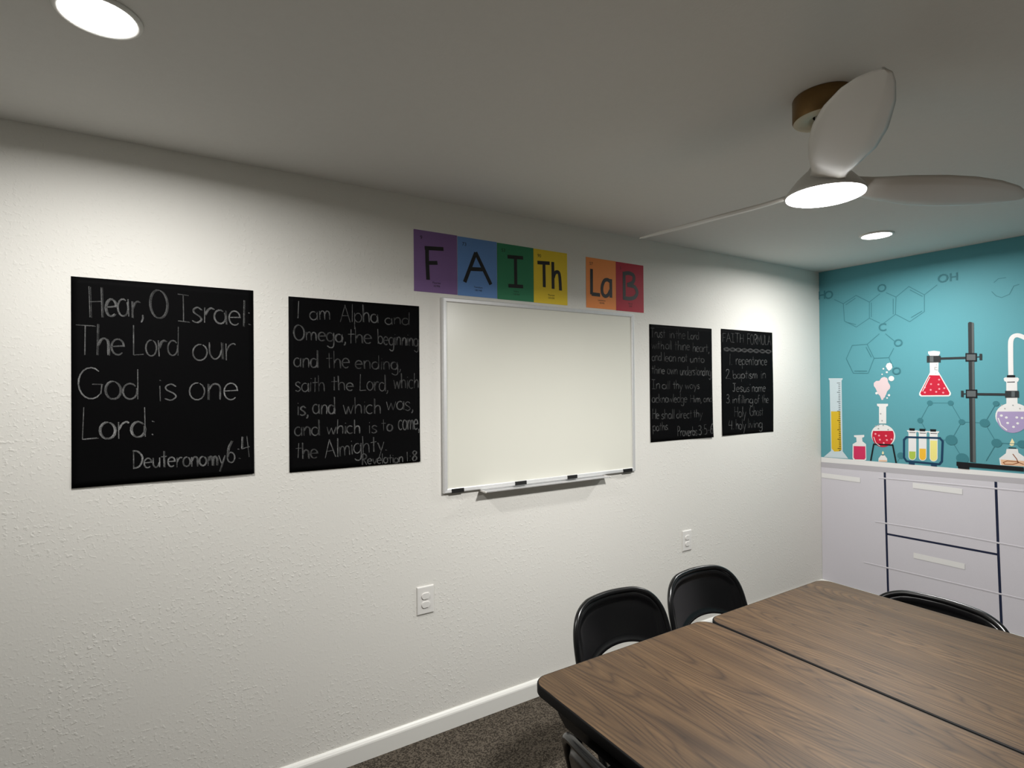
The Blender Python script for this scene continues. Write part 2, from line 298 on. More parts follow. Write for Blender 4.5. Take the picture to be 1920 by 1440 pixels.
CHALK_WORDS = {
 'israel': [
  ('Hear,', -0.2207, 1.8315, 0.1566, 0.0083, 0.1097, 0.6),
  ('O', -0.0472, 1.8408, 0.0567, 0.0034, 0.0988, 0.45),
  ('Israel:', 0.0381, 1.8323, 0.245, -0.0064, 0.0999, 0.7),
  ('The', -0.2582, 1.7038, 0.1367, -0.0, 0.1024, 0.5),
  ('Lord', -0.0989, 1.7032, 0.1406, 0.0021, 0.1031, 0.55),
  ('our', 0.0818, 1.6912, 0.144, 0.004, 0.1124, 0.6),
  ('God', -0.2521, 1.5544, 0.1726, -0.0049, 0.1096, 0.75),
  ('is', -0.0239, 1.5432, 0.0574, 0.0, 0.1033, 0.7),
  ('one', 0.0708, 1.5467, 0.1626, -0.003, 0.1125, 0.8),
  ('Lord:', -0.2437, 1.417, 0.2121, -0.0023, 0.1042, 0.8),
  ('Deuteronomy', -0.0992, 1.3077, 0.2872, -0.0096, 0.0651, 0.8),
  ('6:4', 0.1962, 1.3041, 0.0827, 0.0167, 0.0815, 0.7),
 ],
 'alpha': [
  ('l', 0.4476, 1.8705, 0.0102, -0.0005, 0.0674, 0.9),
  ('am', 0.4993, 1.8649, 0.0827, 0.0037, 0.0655, 0.65),
  ('Alpha', 0.622, 1.8642, 0.165, 0.0035, 0.0713, 0.6),
  ('and', 0.8169, 1.8635, 0.1146, 0.0038, 0.0551, 0.45),
  ('Omega,', 0.436, 1.7806, 0.21, -0.0042, 0.0645, 0.55),
  ('the', 0.6532, 1.7738, 0.1035, 0.0019, 0.0707, 0.6),
  ('beginning', 0.7833, 1.7755, 0.1898, -0.0055, 0.064, 0.5),
  ('and', 0.4364, 1.6695, 0.0945, -0.0005, 0.0698, 0.6),
  ('the', 0.5645, 1.6694, 0.0965, -0.0011, 0.0709, 0.4),
  ('ending,', 0.6836, 1.6669, 0.2055, -0.0037, 0.0626, 0.35),
  ('saith', 0.4409, 1.5712, 0.1176, 0.0003, 0.0688, 0.5),
  ('the', 0.5829, 1.5752, 0.0944, -0.0021, 0.0628, 0.6),
  ('Lord,', 0.7013, 1.5729, 0.1287, -0.0025, 0.0685, 0.6),
  ('which', 0.8533, 1.582, 0.1196, -0.0009, 0.0691, 0.45),
  ('is,', 0.448, 1.4759, 0.0438, -0.0015, 0.0672, 0.6),
  ('and', 0.5086, 1.481, 0.0912, -0.0029, 0.0693, 0.7),
  ('which', 0.6317, 1.4753, 0.1644, -0.0013, 0.0674, 0.5),
  ('was,', 0.8185, 1.485, 0.128, -0.0019, 0.072, 0.5),
  ('and', 0.4374, 1.3921, 0.0987, -0.0031, 0.0681, 0.45),
  ('which', 0.5629, 1.3947, 0.1418, -0.0045, 0.058, 0.8),
  ('is', 0.7406, 1.3884, 0.0353, -0.0006, 0.0604, 0.7),
  ('to', 0.7974, 1.396, 0.0496, -0.0012, 0.0536, 0.6),
  ('come,', 0.8747, 1.3963, 0.1013, -0.0018, 0.08, 0.65),
  ('the', 0.4394, 1.303, 0.0882, -0.005, 0.0659, 0.55),
  ('Almighty.', 0.5569, 1.2958, 0.2622, 0.0155, 0.0744, 0.65),
  ('Revelation', 0.7084, 1.2559, 0.187, -0.0051, 0.0439, 0.55),
  ('1:8', 0.9111, 1.2543, 0.0515, 0.002, 0.0417, 0.6),
 ],
 'trust': [
  ('Trust', 2.4487, 1.8736, 0.1264, 0.0005, 0.0575, 0.4),
  ('in', 2.6113, 1.8762, 0.0452, 0.0001, 0.0543, 0.4),
  ('the', 2.6668, 1.8749, 0.0892, 0.0024, 0.0584, 0.35),
  ('Lord', 2.7764, 1.875, 0.1088, 0.0024, 0.0503, 0.4),
  ('with', 2.4574, 1.8066, 0.1066, -0.0003, 0.053, 0.4),
  ('all', 2.5766, 1.8055, 0.0566, 0.0005, 0.054, 0.4),
  ('thine', 2.6571, 1.8032, 0.1405, 0.0016, 0.0594, 0.4),
  ('heart,', 2.8228, 1.7976, 0.1593, 0.0012, 0.0579, 0.45),
  ('and', 2.4604, 1.7342, 0.0818, 0.0004, 0.0518, 0.35),
  ('lean', 2.5629, 1.7308, 0.1061, 0.0019, 0.0556, 0.45),
  ('not', 2.6863, 1.7324, 0.0879, 0.0004, 0.0525, 0.4),
  ('unto', 2.7965, 1.7302, 0.1355, -0.0008, 0.0504, 0.45),
  ('thine', 2.4593, 1.657, 0.1092, -0.0005, 0.0518, 0.5),
  ('own', 2.5912, 1.6555, 0.0896, -0.0007, 0.0564, 0.45),
  ('understanding', 2.705, 1.649, 0.2917, -0.0023, 0.0574, 0.45),
  ('In', 2.458, 1.565, 0.0677, -0.0006, 0.0558, 0.45),
  ('all', 2.5439, 1.5643, 0.0687, -0.0006, 0.0525, 0.45),
  ('thy', 2.6407, 1.5635, 0.084, -0.0007, 0.0533, 0.5),
  ('ways', 2.7494, 1.5625, 0.1354, 0.0001, 0.0494, 0.45),
  ('acknowledge', 2.4569, 1.4846, 0.309, -0.0054, 0.0529, 0.4),
  ('Him,', 2.7944, 1.4773, 0.1075, -0.0011, 0.0467, 0.5),
  ('and', 2.9224, 1.4789, 0.0849, -0.0018, 0.0463, 0.5),
  ('He', 2.4596, 1.3879, 0.0537, -0.002, 0.0575, 0.55),
  ('shall', 2.5347, 1.384, 0.1119, -0.003, 0.0582, 0.5),
  ('direct', 2.6681, 1.3826, 0.141, -0.004, 0.054, 0.4),
  ('thy', 2.8227, 1.383, 0.087, -0.0019, 0.0511, 0.5),
  ('paths.', 2.4602, 1.3144, 0.1387, 0.0003, 0.0534, 0.4),
  ('Proverbs', 2.6751, 1.2717, 0.1794, -0.0036, 0.0576, 0.6),
  ('3:5-6', 2.8664, 1.2676, 0.1434, 0.0049, 0.0624, 0.45),
 ],
 'formula': [
  ('FAITH', 3.1139, 1.8711, 0.2294, 0.0032, 0.0586, 0.45),
  ('FORMULA', 3.3801, 1.8651, 0.2707, 0.0012, 0.0688, 0.45),
  ('1.', 3.181, 1.7194, 0.0334, 0.0005, 0.072, 0.55),
  ('repentance', 3.2522, 1.7218, 0.3504, 0.0038, 0.0682, 0.5),
  ('2.', 3.1444, 1.6263, 0.0521, 0.0001, 0.062, 0.6),
  ('baptism', 3.22, 1.6296, 0.2672, 0.0005, 0.0581, 0.5),
  ('in', 3.5313, 1.6301, 0.0559, 0.0001, 0.0621, 0.5),
  ("Jesus'", 3.2133, 1.5393, 0.1984, -0.0009, 0.058, 0.5),
  ('name', 3.4246, 1.5382, 0.1575, -0.0017, 0.0631, 0.5),
  ('3.', 3.1467, 1.4646, 0.0471, -0.001, 0.0536, 0.5),
  ('infilling', 3.212, 1.4632, 0.2252, -0.005, 0.0541, 0.5),
  ('of', 3.4534, 1.4565, 0.057, 0.0001, 0.0574, 0.4),
  ('the', 3.5359, 1.4587, 0.082, -0.0018, 0.058, 0.5),
  ('Holy', 3.2308, 1.371, 0.1267, -0.0032, 0.0659, 0.45),
  ('Ghost', 3.398, 1.3717, 0.1552, -0.0013, 0.0642, 0.45),
  ('4.', 3.1637, 1.2915, 0.0575, -0.0027, 0.0607, 0.6),
  ('holy', 3.2447, 1.2876, 0.1071, -0.0037, 0.0679, 0.5),
  ('living', 3.3752, 1.2907, 0.1653, -0.0035, 0.0633, 0.5),
 ],
}
CHALK_WAVES = [[(3.1279, 1.8251), (3.1401, 1.8194), (3.1524, 1.8159), (3.1647, 1.8158), (3.1772, 1.8192), (3.1898, 1.8248), (3.2024, 1.8304), (3.215, 1.8339), (3.2275, 1.8339), (3.2401, 1.8303), (3.2527, 1.8245), (3.2653, 1.8187), (3.278, 1.8151), (3.2909, 1.815), (3.3038, 1.8185), (3.3168, 1.8242), (3.3299, 1.8299), (3.3429, 1.8334), (3.356, 1.8334), (3.369, 1.8297), (3.3821, 1.8239), (3.3952, 1.8179), (3.4084, 1.8143), (3.4217, 1.8142), (3.4351, 1.8177), (3.4486, 1.8235), (3.4621, 1.8294), (3.4757, 1.833), (3.4892, 1.8329), (3.5028, 1.8292), (3.5163, 1.8232), (3.5299, 1.8172), (3.5436, 1.8134), (3.5574, 1.8133), (3.5713, 1.8169), (3.5854, 1.8229), (3.5994, 1.8288), (3.6135, 1.8325), (3.6276, 1.8324), (3.6416, 1.8286), (3.6557, 1.8225)], [(3.1279, 1.8251), (3.1403, 1.8307), (3.1527, 1.8341), (3.1651, 1.8341), (3.1774, 1.8305), (3.1898, 1.8248), (3.2022, 1.8191), (3.2146, 1.8155), (3.2272, 1.8154), (3.2399, 1.8188), (3.2527, 1.8245), (3.2655, 1.8302), (3.2784, 1.8337), (3.2912, 1.8336), (3.304, 1.83), (3.3168, 1.8242), (3.3297, 1.8183), (3.3426, 1.8147), (3.3556, 1.8146), (3.3688, 1.8181), (3.3821, 1.8239), (3.3954, 1.8296), (3.4087, 1.8332), (3.422, 1.8332), (3.4353, 1.8295), (3.4486, 1.8235), (3.4619, 1.8176), (3.4753, 1.8138), (3.4889, 1.8137), (3.5026, 1.8173), (3.5163, 1.8232), (3.5301, 1.8291), (3.544, 1.8327), (3.5578, 1.8327), (3.5716, 1.8289), (3.5854, 1.8229), (3.5992, 1.8168), (3.6132, 1.813), (3.6272, 1.8129), (3.6414, 1.8165), (3.6557, 1.8225)]]
CARD_STROKES = {'purple': [[(1.0191, 2.2325), (1.0198, 2.1591), (1.0236, 2.0789)], [(1.0077, 2.2234), (1.102, 2.23)], [(1.0198, 2.1561), (1.0709, 2.1619)]], 'blue': [[(1.2118, 2.0861), (1.2733, 2.2343)], [(1.2719, 2.236), (1.356, 2.0878)], [(1.2357, 2.1517), (1.3165, 2.1572)]], 'green': [[(1.4534, 2.2365), (1.5468, 2.2411)], [(1.5004, 2.2383), (1.5013, 2.0941)], [(1.4572, 2.0914), (1.5453, 2.0942)]], 'yellow': [[(1.6354, 2.2277), (1.7139, 2.2325)], [(1.6768, 2.2297), (1.6779, 2.1034)], [(1.734, 2.2416), (1.7349, 2.0998)], [(1.7373, 2.1595), (1.745, 2.1805), (1.7586, 2.1914), (1.7737, 2.1869), (1.7802, 2.1569), (1.7838, 2.0952)]], 'orange': [[(1.9992, 2.2335), (1.9984, 2.0918)], [(1.9984, 2.0946), (2.0596, 2.094)], [(2.1347, 2.177), (2.1156, 2.1846), (2.0917, 2.1765), (2.0753, 2.1426), (2.0767, 2.1069), (2.0954, 2.0904), (2.1193, 2.0996), (2.137, 2.1264)], [(2.1407, 2.1906), (2.1403, 2.0854)]], 'red': [[(2.2433, 2.2405), (2.2432, 2.0854)], [(2.2332, 2.2306), (2.2783, 2.2389), (2.3138, 2.2314), (2.3217, 2.2097), (2.3081, 2.186), (2.2674, 2.1696)], [(2.2674, 2.1696), (2.3231, 2.1635), (2.3453, 2.1332), (2.3274, 2.104), (2.2865, 2.091), (2.2343, 2.0921)]]}

# ------------------------------------------------------------------ helpers
def srgb(r, g, b):
    def c(v):
        v /= 255.0
        return v / 12.92 if v <= 0.04045 else ((v + 0.055) / 1.055) ** 2.4
    return (c(r), c(g), c(b), 1.0)

class MB:
    """Collects polygons, then builds them as one mesh object."""
    def __init__(self):
        self.v, self.f, self.m, self.s = [], [], [], []
        self.pressure = {}
    def add(self, vs, fs, mat=0, smooth=False):
        o = len(self.v)
        self.v += [tuple(p) for p in vs]
        for f in fs:
            self.f.append(tuple(i + o for i in f)); self.m.append(mat); self.s.append(smooth)
        return o
    def box(self, a, b, mat=0):
        (x0, y0, z0), (x1, y1, z1) = a, b
        self.add([(x0,y0,z0),(x1,y0,z0),(x1,y1,z0),(x0,y1,z0),(x0,y0,z1),(x1,y0,z1),(x1,y1,z1),(x0,y1,z1)],
                 [(0,3,2,1),(4,5,6,7),(0,1,5,4),(1,2,6,5),(2,3,7,6),(3,0,4,7)], mat)
    def tube(self, path, r, n=12, mat=0, caps=True, closed=False):
        P = [Vector(p) for p in path]
        N = len(P)
        rad = r if isinstance(r, (list, tuple)) else [r] * N
        up = None
        rings = []
        for i in range(N):
            if closed:
                t = P[(i + 1) % N] - P[i - 1]
            else:
                t = P[min(i + 1, N - 1)] - P[max(i - 1, 0)]
            t.normalize()
            if up is None:
                ref = Vector((0, 0, 1)) if abs(t.z) < 0.9 else Vector((1, 0, 0))
                up = (ref - t * ref.dot(t)).normalized()
            else:
                up = (up - t * up.dot(t)).normalized()
            w = t.cross(up)
            rings.append([P[i] + (up * math.cos(a) + w * math.sin(a)) * rad[i] for a in [2 * PI * k / n for k in range(n)]])
        vs = [q for ring in rings for q in ring]
        fs = []
        for i in range(N if closed else N - 1):
            j = (i + 1) % N
            for k in range(n):
                k2 = (k + 1) % n
                fs.append((i*n+k, i*n+k2, j*n+k2, j*n+k))
        o = self.add(vs, fs, mat, True)
        if caps and not closed:
            self.add(rings[0], [tuple(reversed(range(n)))], mat)
            self.add(rings[-1], [tuple(range(n))], mat)
    def lathe(self, prof, centre=(0, 0, 0), n=48, mat=0, smooth=True):
        """profile of (radius, z) from one end to the other"""
        cx, cy, cz = centre
        vs, fs = [], []
        for (r, z) in prof:
            for k in range(n):
                a = 2 * PI * k / n
                vs.append((cx + r * math.cos(a), cy + r * math.sin(a), cz + z))
        for i in range(len(prof) - 1):
            for k in range(n):
                k2 = (k + 1) % n
                fs.append((i*n+k, i*n+k2, (i+1)*n+k2, (i+1)*n+k))
        self.add(vs, fs, mat, smooth)
    def prism(self, poly, z0, z1, mat=0, side_mat=None):
        n = len(poly)
        vs = [(x, y, z0) for x, y in poly] + [(x, y, z1) for x, y in poly]
        self.add(vs, [tuple(reversed(range(n))), tuple(range(n, 2 * n))], mat)
        self.add(vs, [(i, (i+1) % n, n + (i+1) % n, n + i) for i in range(n)], mat if side_mat is None else side_mat)
    def build(self, name, mats, parent=None, bevel=0.0, seg=2, weld=False):
        me = bpy.data.meshes.new(name)
        me.from_pydata(self.v, [], self.f)
        mats = mats if isinstance(mats, (list, tuple)) else [mats]
        for m in mats:
            me.materials.append(m)
        for p, mi, s in zip(me.polygons, self.m, self.s):
            p.material_index = mi
            p.use_smooth = s
        if self.pressure:
            at = me.attributes.new('pressure', 'FLOAT', 'POINT')
            for i in range(len(me.vertices)):
                at.data[i].value = self.pressure.get(i, 0.0)
        me.update()
        ob = bpy.data.objects.new(name, me)
        COL.objects.link(ob)
        if parent is not None:
            ob.parent = parent
        if bevel:
            b = ob.modifiers.new('bevel', 'BEVEL')
            b.width = bevel; b.segments = seg; b.limit_method = 'ANGLE'; b.angle_limit = math.radians(40)
        return ob

def tag(o, label, cat, group=None):
    o['label'] = label
    o['category'] = cat
    if group:
        o['group'] = group
    return o

def thing(name, label, cat, loc=(0, 0, 0), rz=0.0, group=None):
    o = bpy.data.objects.new(name, None)
    o.empty_display_size = 0.1
    COL.objects.link(o)
    o.location = loc
    o.rotation_euler = (0, 0, rz)
    return tag(o, label, cat, group)

def structure(o):
    o['kind'] = 'structure'
    return o

def copy_tree(o, parent=None):
    c = o.copy()
    COL.objects.link(c)
    if parent is not None:
        c.parent = parent
    for ch in list(o.children):
        copy_tree(ch, c)
    return c

def catmull(pts, sub=5, closed=False):
    P = [Vector(p) for p in pts]
    n = len(P)
    if n < 3:
        return P
    out = []
    for i in range(n if closed else n - 1):
        if closed:
            a, b, c, d = P[i-1], P[i], P[(i+1) % n], P[(i+2) % n]
        else:
            b, c = P[i], P[i+1]
            a = P[i-1] if i > 0 else b * 2 - c
            d = P[i+2] if i + 2 < n else c * 2 - b
        for k in range(sub):
            t = k / sub
            out.append(0.5 * ((2*b) + (c-a)*t + (2*a-5*b+4*c-d)*t*t + (3*b-a-3*c+d)*t*t*t))
    if not closed:
        out.append(P[-1])
    return out

def ribbon2d(pts, w, taper=False):
    """outline pairs (left, right) of a 2-D polyline of width w, with mitred joints"""
    P = []
    for p in pts:
        p = Vector((p[0], p[1]))
        if not P or (p - P[-1]).length > 1e-5:
            P.append(p)
    if len(P) < 2:
        P = [P[0] - Vector((w * .4, 0)), P[0] + Vector((w * .4, 0))]
    closed = (P[0] - P[-1]).length < 1e-4 and len(P) > 3
    L, R = [], []
    N = len(P)
    for i in range(N):
        if closed:
            d0 = (P[i] - P[i-1]) if i > 0 else (P[0] - P[-2])
            d1 = (P[i+1] - P[i]) if i < N - 1 else (P[1] - P[0])
        else:
            d0 = P[i] - P[i-1] if i > 0 else P[1] - P[0]
            d1 = P[i+1] - P[i] if i < N - 1 else P[-1] - P[-2]
        d0 = d0.normalized(); d1 = d1.normalized()
        t = d0 + d1
        t = t.normalized() if t.length > 1e-3 else d1
        nrm = Vector((-t.y, t.x))
        k = max(0.45, nrm.dot(Vector((-d1.y, d1.x))))
        h = w * .5 / k
        if taper and not closed and (i == 0 or i == N - 1):
            h *= 0.6
        L.append(P[i] + nrm * h); R.append(P[i] - nrm * h)
    return L, R

def font_shapes(text, size, align='CENTER', bold=0.0):
    """letters as flat polygons from the built-in font, in 2-D: (verts, faces)"""
    cu = bpy.data.curves.new('letters', 'FONT')
    cu.body = text; cu.size = size; cu.align_x = align; cu.align_y = 'CENTER'
    cu.resolution_u = 3
    cu.offset = bold * size
    ob = bpy.data.objects.new('letters', cu)
    COL.objects.link(ob)
    dg = bpy.context.evaluated_depsgraph_get()
    dg.update()
    me = bpy.data.meshes.new_from_object(ob.evaluated_get(dg))
    vs = [(v.co.x, v.co.y) for v in me.vertices]
    fs = [tuple(p.vertices) for p in me.polygons]
    bpy.data.objects.remove(ob); bpy.data.curves.remove(cu); bpy.data.meshes.remove(me)
    return vs, fs

# ------------------------------------------------------------------ materials
def new_mat(name):
    m = bpy.data.materials.new(name)
    m.use_nodes = True
    nt = m.node_tree
    bs = nt.nodes['Principled BSDF']
    return m, nt, bs

def node(nt, kind, **kw):
    n = nt.nodes.new(kind)
    for k, v in kw.items():
        if k in n.inputs.keys() if hasattr(n.inputs, 'keys') else False:
            n.inputs[k].default_value = v
        else:
            setattr(n, k, v)
    return n

def plain(name, col, rough=0.5, metal=0.0, spec=0.5, noise=0.0, nscale=40.0, bump=0.0, bscale=200.0):
    """procedural paint: a colour with a faint mottling and, if asked, a fine surface bump"""
    m, nt, bs = new_mat(name)
    bs.inputs['Roughness'].default_value = rough
    bs.inputs['Metallic'].default_value = metal
    bs.inputs['Specular IOR Level'].default_value = spec
    tc = nt.nodes.new('ShaderNodeTexCoord')
    no = nt.nodes.new('ShaderNodeTexNoise')
    no.inputs['Scale'].default_value = nscale
    no.inputs['Detail'].default_value = 3
    nt.links.new(tc.outputs['Object'], no.inputs['Vector'])
    mix = nt.nodes.new('ShaderNodeMix'); mix.data_type = 'RGBA'
    a = tuple(max(0.0, c * (1 - noise)) for c in col[:3]) + (1,)
    b = tuple(min(1.0, c * (1 + noise)) for c in col[:3]) + (1,)
    mix.inputs[6].default_value = a; mix.inputs[7].default_value = b
    nt.links.new(no.outputs['Fac'], mix.inputs[0])
    nt.links.new(mix.outputs[2], bs.inputs['Base Color'])
    if bump:
        n2 = nt.nodes.new('ShaderNodeTexNoise')
        n2.inputs['Scale'].default_value = bscale; n2.inputs['Detail'].default_value = 2
        nt.links.new(tc.outputs['Object'], n2.inputs['Vector'])
        bp = nt.nodes.new('ShaderNodeBump'); bp.inputs['Strength'].default_value = bump
        bp.inputs['Distance'].default_value = 0.002
        nt.links.new(n2.outputs['Fac'], bp.inputs['Height'])
        nt.links.new(bp.outputs['Normal'], bs.inputs['Normal'])
    return m

def glow(name, col, strength):
    m, nt, bs = new_mat(name)
    bs.inputs['Base Color'].default_value = (0.8, 0.8, 0.8, 1)
    bs.inputs['Emission Color'].default_value = tuple(col[:3]) + (1,)
    bs.inputs['Emission Strength'].default_value = strength
    return m

def wall_paint(name, col, strength=0.5):
    """flat wall paint over a sprayed, blobby orange-peel texture"""
    m, nt, bs = new_mat(name)
    bs.inputs['Roughness'].default_value = 0.62
    bs.inputs['Specular IOR Level'].default_value = 0.25
    tc = nt.nodes.new('ShaderNodeTexCoord')
    fine = nt.nodes.new('ShaderNodeTexNoise'); fine.inputs['Scale'].default_value = 130; fine.inputs['Detail'].default_value = 3
    blob = nt.nodes.new('ShaderNodeTexNoise'); blob.inputs['Scale'].default_value = 75; blob.inputs['Detail'].default_value = 2
    blob.inputs['Distortion'].default_value = 0.15
    zone = nt.nodes.new('ShaderNodeTexNoise'); zone.inputs['Scale'].default_value = 3.0; zone.inputs['Detail'].default_value = 2
    for n in (fine, blob, zone):
        nt.links.new(tc.outputs['Object'], n.inputs['Vector'])
    rmp = nt.nodes.new('ShaderNodeMapRange'); rmp.inputs[1].default_value = 0.52; rmp.inputs[2].default_value = 0.72
    rmp.interpolation_type = 'SMOOTHSTEP'
    nt.links.new(blob.outputs['Fac'], rmp.inputs[0])
    zr = nt.nodes.new('ShaderNodeMapRange'); zr.inputs[1].default_value = 0.38; zr.inputs[2].default_value = 0.66
    zr.inputs[3].default_value = 0.15; zr.inputs[4].default_value = 1.0
    nt.links.new(zone.outputs['Fac'], zr.inputs[0])
    mul = nt.nodes.new('ShaderNodeMath'); mul.operation = 'MULTIPLY'
    nt.links.new(rmp.outputs[0], mul.inputs[0]); nt.links.new(zr.outputs[0], mul.inputs[1])
    ad = nt.nodes.new('ShaderNodeMath'); ad.operation = 'MULTIPLY_ADD'
    ad.inputs[1].default_value = 0.28
    nt.links.new(fine.outputs['Fac'], ad.inputs[0]); nt.links.new(mul.outputs[0], ad.inputs[2])
    bp = nt.nodes.new('ShaderNodeBump'); bp.inputs['Strength'].default_value = strength; bp.inputs['Distance'].default_value = 0.004
    nt.links.new(ad.outputs[0], bp.inputs['Height']); nt.links.new(bp.outputs['Normal'], bs.inputs['Normal'])
    mix = nt.nodes.new('ShaderNodeMix'); mix.data_type = 'RGBA'
    mix.inputs[6].default_value = tuple(c * .97 for c in col[:3]) + (1,); mix.inputs[7].default_value = col
    nt.links.new(zone.outputs['Fac'], mix.inputs[0]); nt.links.new(mix.outputs[2], bs.inputs['Base Color'])
    return m

def carpet_mat():
    m, nt, bs = new_mat('carpet')
    bs.inputs['Roughness'].default_value = 0.95
    bs.inputs['Specular IOR Level'].default_value = 0.1
    tc = nt.nodes.new('ShaderNodeTexCoord')
    n1 = nt.nodes.new('ShaderNodeTexNoise'); n1.inputs['Scale'].default_value = 135; n1.inputs['Detail'].default_value = 3
    n2 = nt.nodes.new('ShaderNodeTexVoronoi'); n2.inputs['Scale'].default_value = 170
    n3 = nt.nodes.new('ShaderNodeTexNoise'); n3.inputs['Scale'].default_value = 28; n3.inputs['Detail'].default_value = 2
    for n in (n1, n2, n3):
        nt.links.new(tc.outputs['Object'], n.inputs['Vector'])
    sep = nt.nodes.new('ShaderNodeSeparateColor'); nt.links.new(n2.outputs['Color'], sep.inputs[0])
    a = nt.nodes.new('ShaderNodeMath'); a.operation = 'MULTIPLY_ADD'; a.inputs[1].default_value = 0.45
    nt.links.new(sep.outputs[0], a.inputs[0]); nt.links.new(n1.outputs['Fac'], a.inputs[2])
    b = nt.nodes.new('ShaderNodeMath'); b.operation = 'MULTIPLY_ADD'; b.inputs[1].default_value = 0.35
    nt.links.new(n3.outputs['Fac'], b.inputs[0]); nt.links.new(a.outputs[0], b.inputs[2])
    cr = nt.nodes.new('ShaderNodeValToRGB')
    e = cr.color_ramp.elements
    e[0].position = 0.55; e[0].color = srgb(44, 39, 34)
    e[1].position = 1.25; e[1].color = srgb(96, 88, 78)
    mid = e.new(0.85); mid.color = srgb(64, 58, 51)
    nt.links.new(b.outputs[0], cr.inputs[0]); nt.links.new(cr.outputs[0], bs.inputs['Base Color'])
    bp = nt.nodes.new('ShaderNodeBump'); bp.inputs['Strength'].default_value = 0.8; bp.inputs['Distance'].default_value = 0.004
    nt.links.new(b.outputs[0], bp.inputs['Height']); nt.links.new(bp.outputs['Normal'], bs.inputs['Normal'])
    return m

def wood_mat():
    """walnut laminate: cathedral grain running along the table's length (local y)"""
    m, nt, bs = new_mat('walnut_laminate')
    bs.inputs['Roughness'].default_value = 0.46
    bs.inputs['Specular IOR Level'].default_value = 0.32
    tc = nt.nodes.new('ShaderNodeTexCoord')
    oi = nt.nodes.new('ShaderNodeObjectInfo')
    off = nt.nodes.new('ShaderNodeVectorMath'); off.operation = 'ADD'
    sc = nt.nodes.new('ShaderNodeVectorMath'); sc.operation = 'SCALE'; sc.inputs[3].default_value = 1.0
    nt.links.new(oi.outputs['Location'], sc.inputs[0])
    nt.links.new(tc.outputs['Object'], off.inputs[0]); nt.links.new(sc.outputs[0], off.inputs[1])
    mp = nt.nodes.new('ShaderNodeMapping'); mp.inputs['Scale'].default_value = (1.0, 0.125, 1.0)
    nt.links.new(off.outputs[0], mp.inputs['Vector'])
    # slow field whose level lines are the growth rings
    big = nt.nodes.new('ShaderNodeTexNoise'); big.inputs['Scale'].default_value = 5.5; big.inputs['Detail'].default_value = 1.2; big.inputs['Roughness'].default_value = 0.45
    nt.links.new(mp.outputs[0], big.inputs['Vector'])
    k = nt.nodes.new('ShaderNodeMath'); k.operation = 'MULTIPLY'; k.inputs[1].default_value = 50.0
    nt.links.new(big.outputs['Fac'], k.inputs[0])
    fr = nt.nodes.new('ShaderNodeMath'); fr.operation = 'FRACT'
    nt.links.new(k.outputs[0], fr.inputs[0])
    # fibres
    mp2 = nt.nodes.new('ShaderNodeMapping'); mp2.inputs['Scale'].default_value = (1.0, 0.03, 1.0)
    nt.links.new(off.outputs[0], mp2.inputs['Vector'])
    fib = nt.nodes.new('ShaderNodeTexNoise'); fib.inputs['Scale'].default_value = 190; fib.inputs['Detail'].default_value = 3
    nt.links.new(mp2.outputs[0], fib.inputs['Vector'])
    mp3 = nt.nodes.new('ShaderNodeMapping'); mp3.inputs['Scale'].default_value = (1.0, 0.05, 1.0)
    nt.links.new(off.outputs[0], mp3.inputs['Vector'])
    band = nt.nodes.new('ShaderNodeTexNoise'); band.inputs['Scale'].default_value = 22; band.inputs['Detail'].default_value = 3
    nt.links.new(mp3.outputs[0], band.inputs['Vector'])
    ramp = nt.nodes.new('ShaderNodeValToRGB')
    e = ramp.color_ramp.elements
    e[0].position = 0.0; e[0].color = (0.46, 0.46, 0.46, 1)
    e[1].position = 1.0; e[1].color = (0.40, 0.40, 0.40, 1)
    x = e.new(0.16); x.color = (0.72, 0.72, 0.72, 1)
    x = e.new(0.55); x.color = (0.80, 0.80, 0.80, 1)
    x = e.new(0.86); x.color = (0.62, 0.62, 0.62, 1)
    nt.links.new(fr.outputs[0], ramp.inputs[0])
    s1 = nt.nodes.new('ShaderNodeMath'); s1.operation = 'MULTIPLY_ADD'; s1.inputs[1].default_value = 0.75; s1.inputs[2].default_value = -0.42
    nt.links.new(fib.outputs['Fac'], s1.inputs[0])
    s2 = nt.nodes.new('ShaderNodeMath'); s2.operation = 'ADD'
    nt.links.new(ramp.outputs[0], s2.inputs[0]); nt.links.new(s1.outputs[0], s2.inputs[1])
    s3 = nt.nodes.new('ShaderNodeMath'); s3.operation = 'MULTIPLY_ADD'; s3.inputs[1].default_value = 0.7; 
    nt.links.new(band.outputs['Fac'], s3.inputs[0])
    s4 = nt.nodes.new('ShaderNodeMath'); s4.operation = 'ADD'; s4.inputs[1].default_value = -0.35
    nt.links.new(s2.outputs[0], s4.inputs[0]); nt.links.new(s4.outputs[0], s3.inputs[2])
    col = nt.nodes.new('ShaderNodeValToRGB')
    e = col.color_ramp.elements
    e[0].position = 0.12; e[0].color = srgb(37, 26, 18)
    e[1].position = 0.98; e[1].color = srgb(91, 70, 48)
    x = e.new(0.5); x.color = srgb(62, 46, 31)
    x = e.new(0.75); x.color = srgb(76, 58, 39)
    nt.links.new(s3.outputs[0], col.inputs[0]); nt.links.new(col.outputs[0], bs.inputs['Base Color'])
    return m

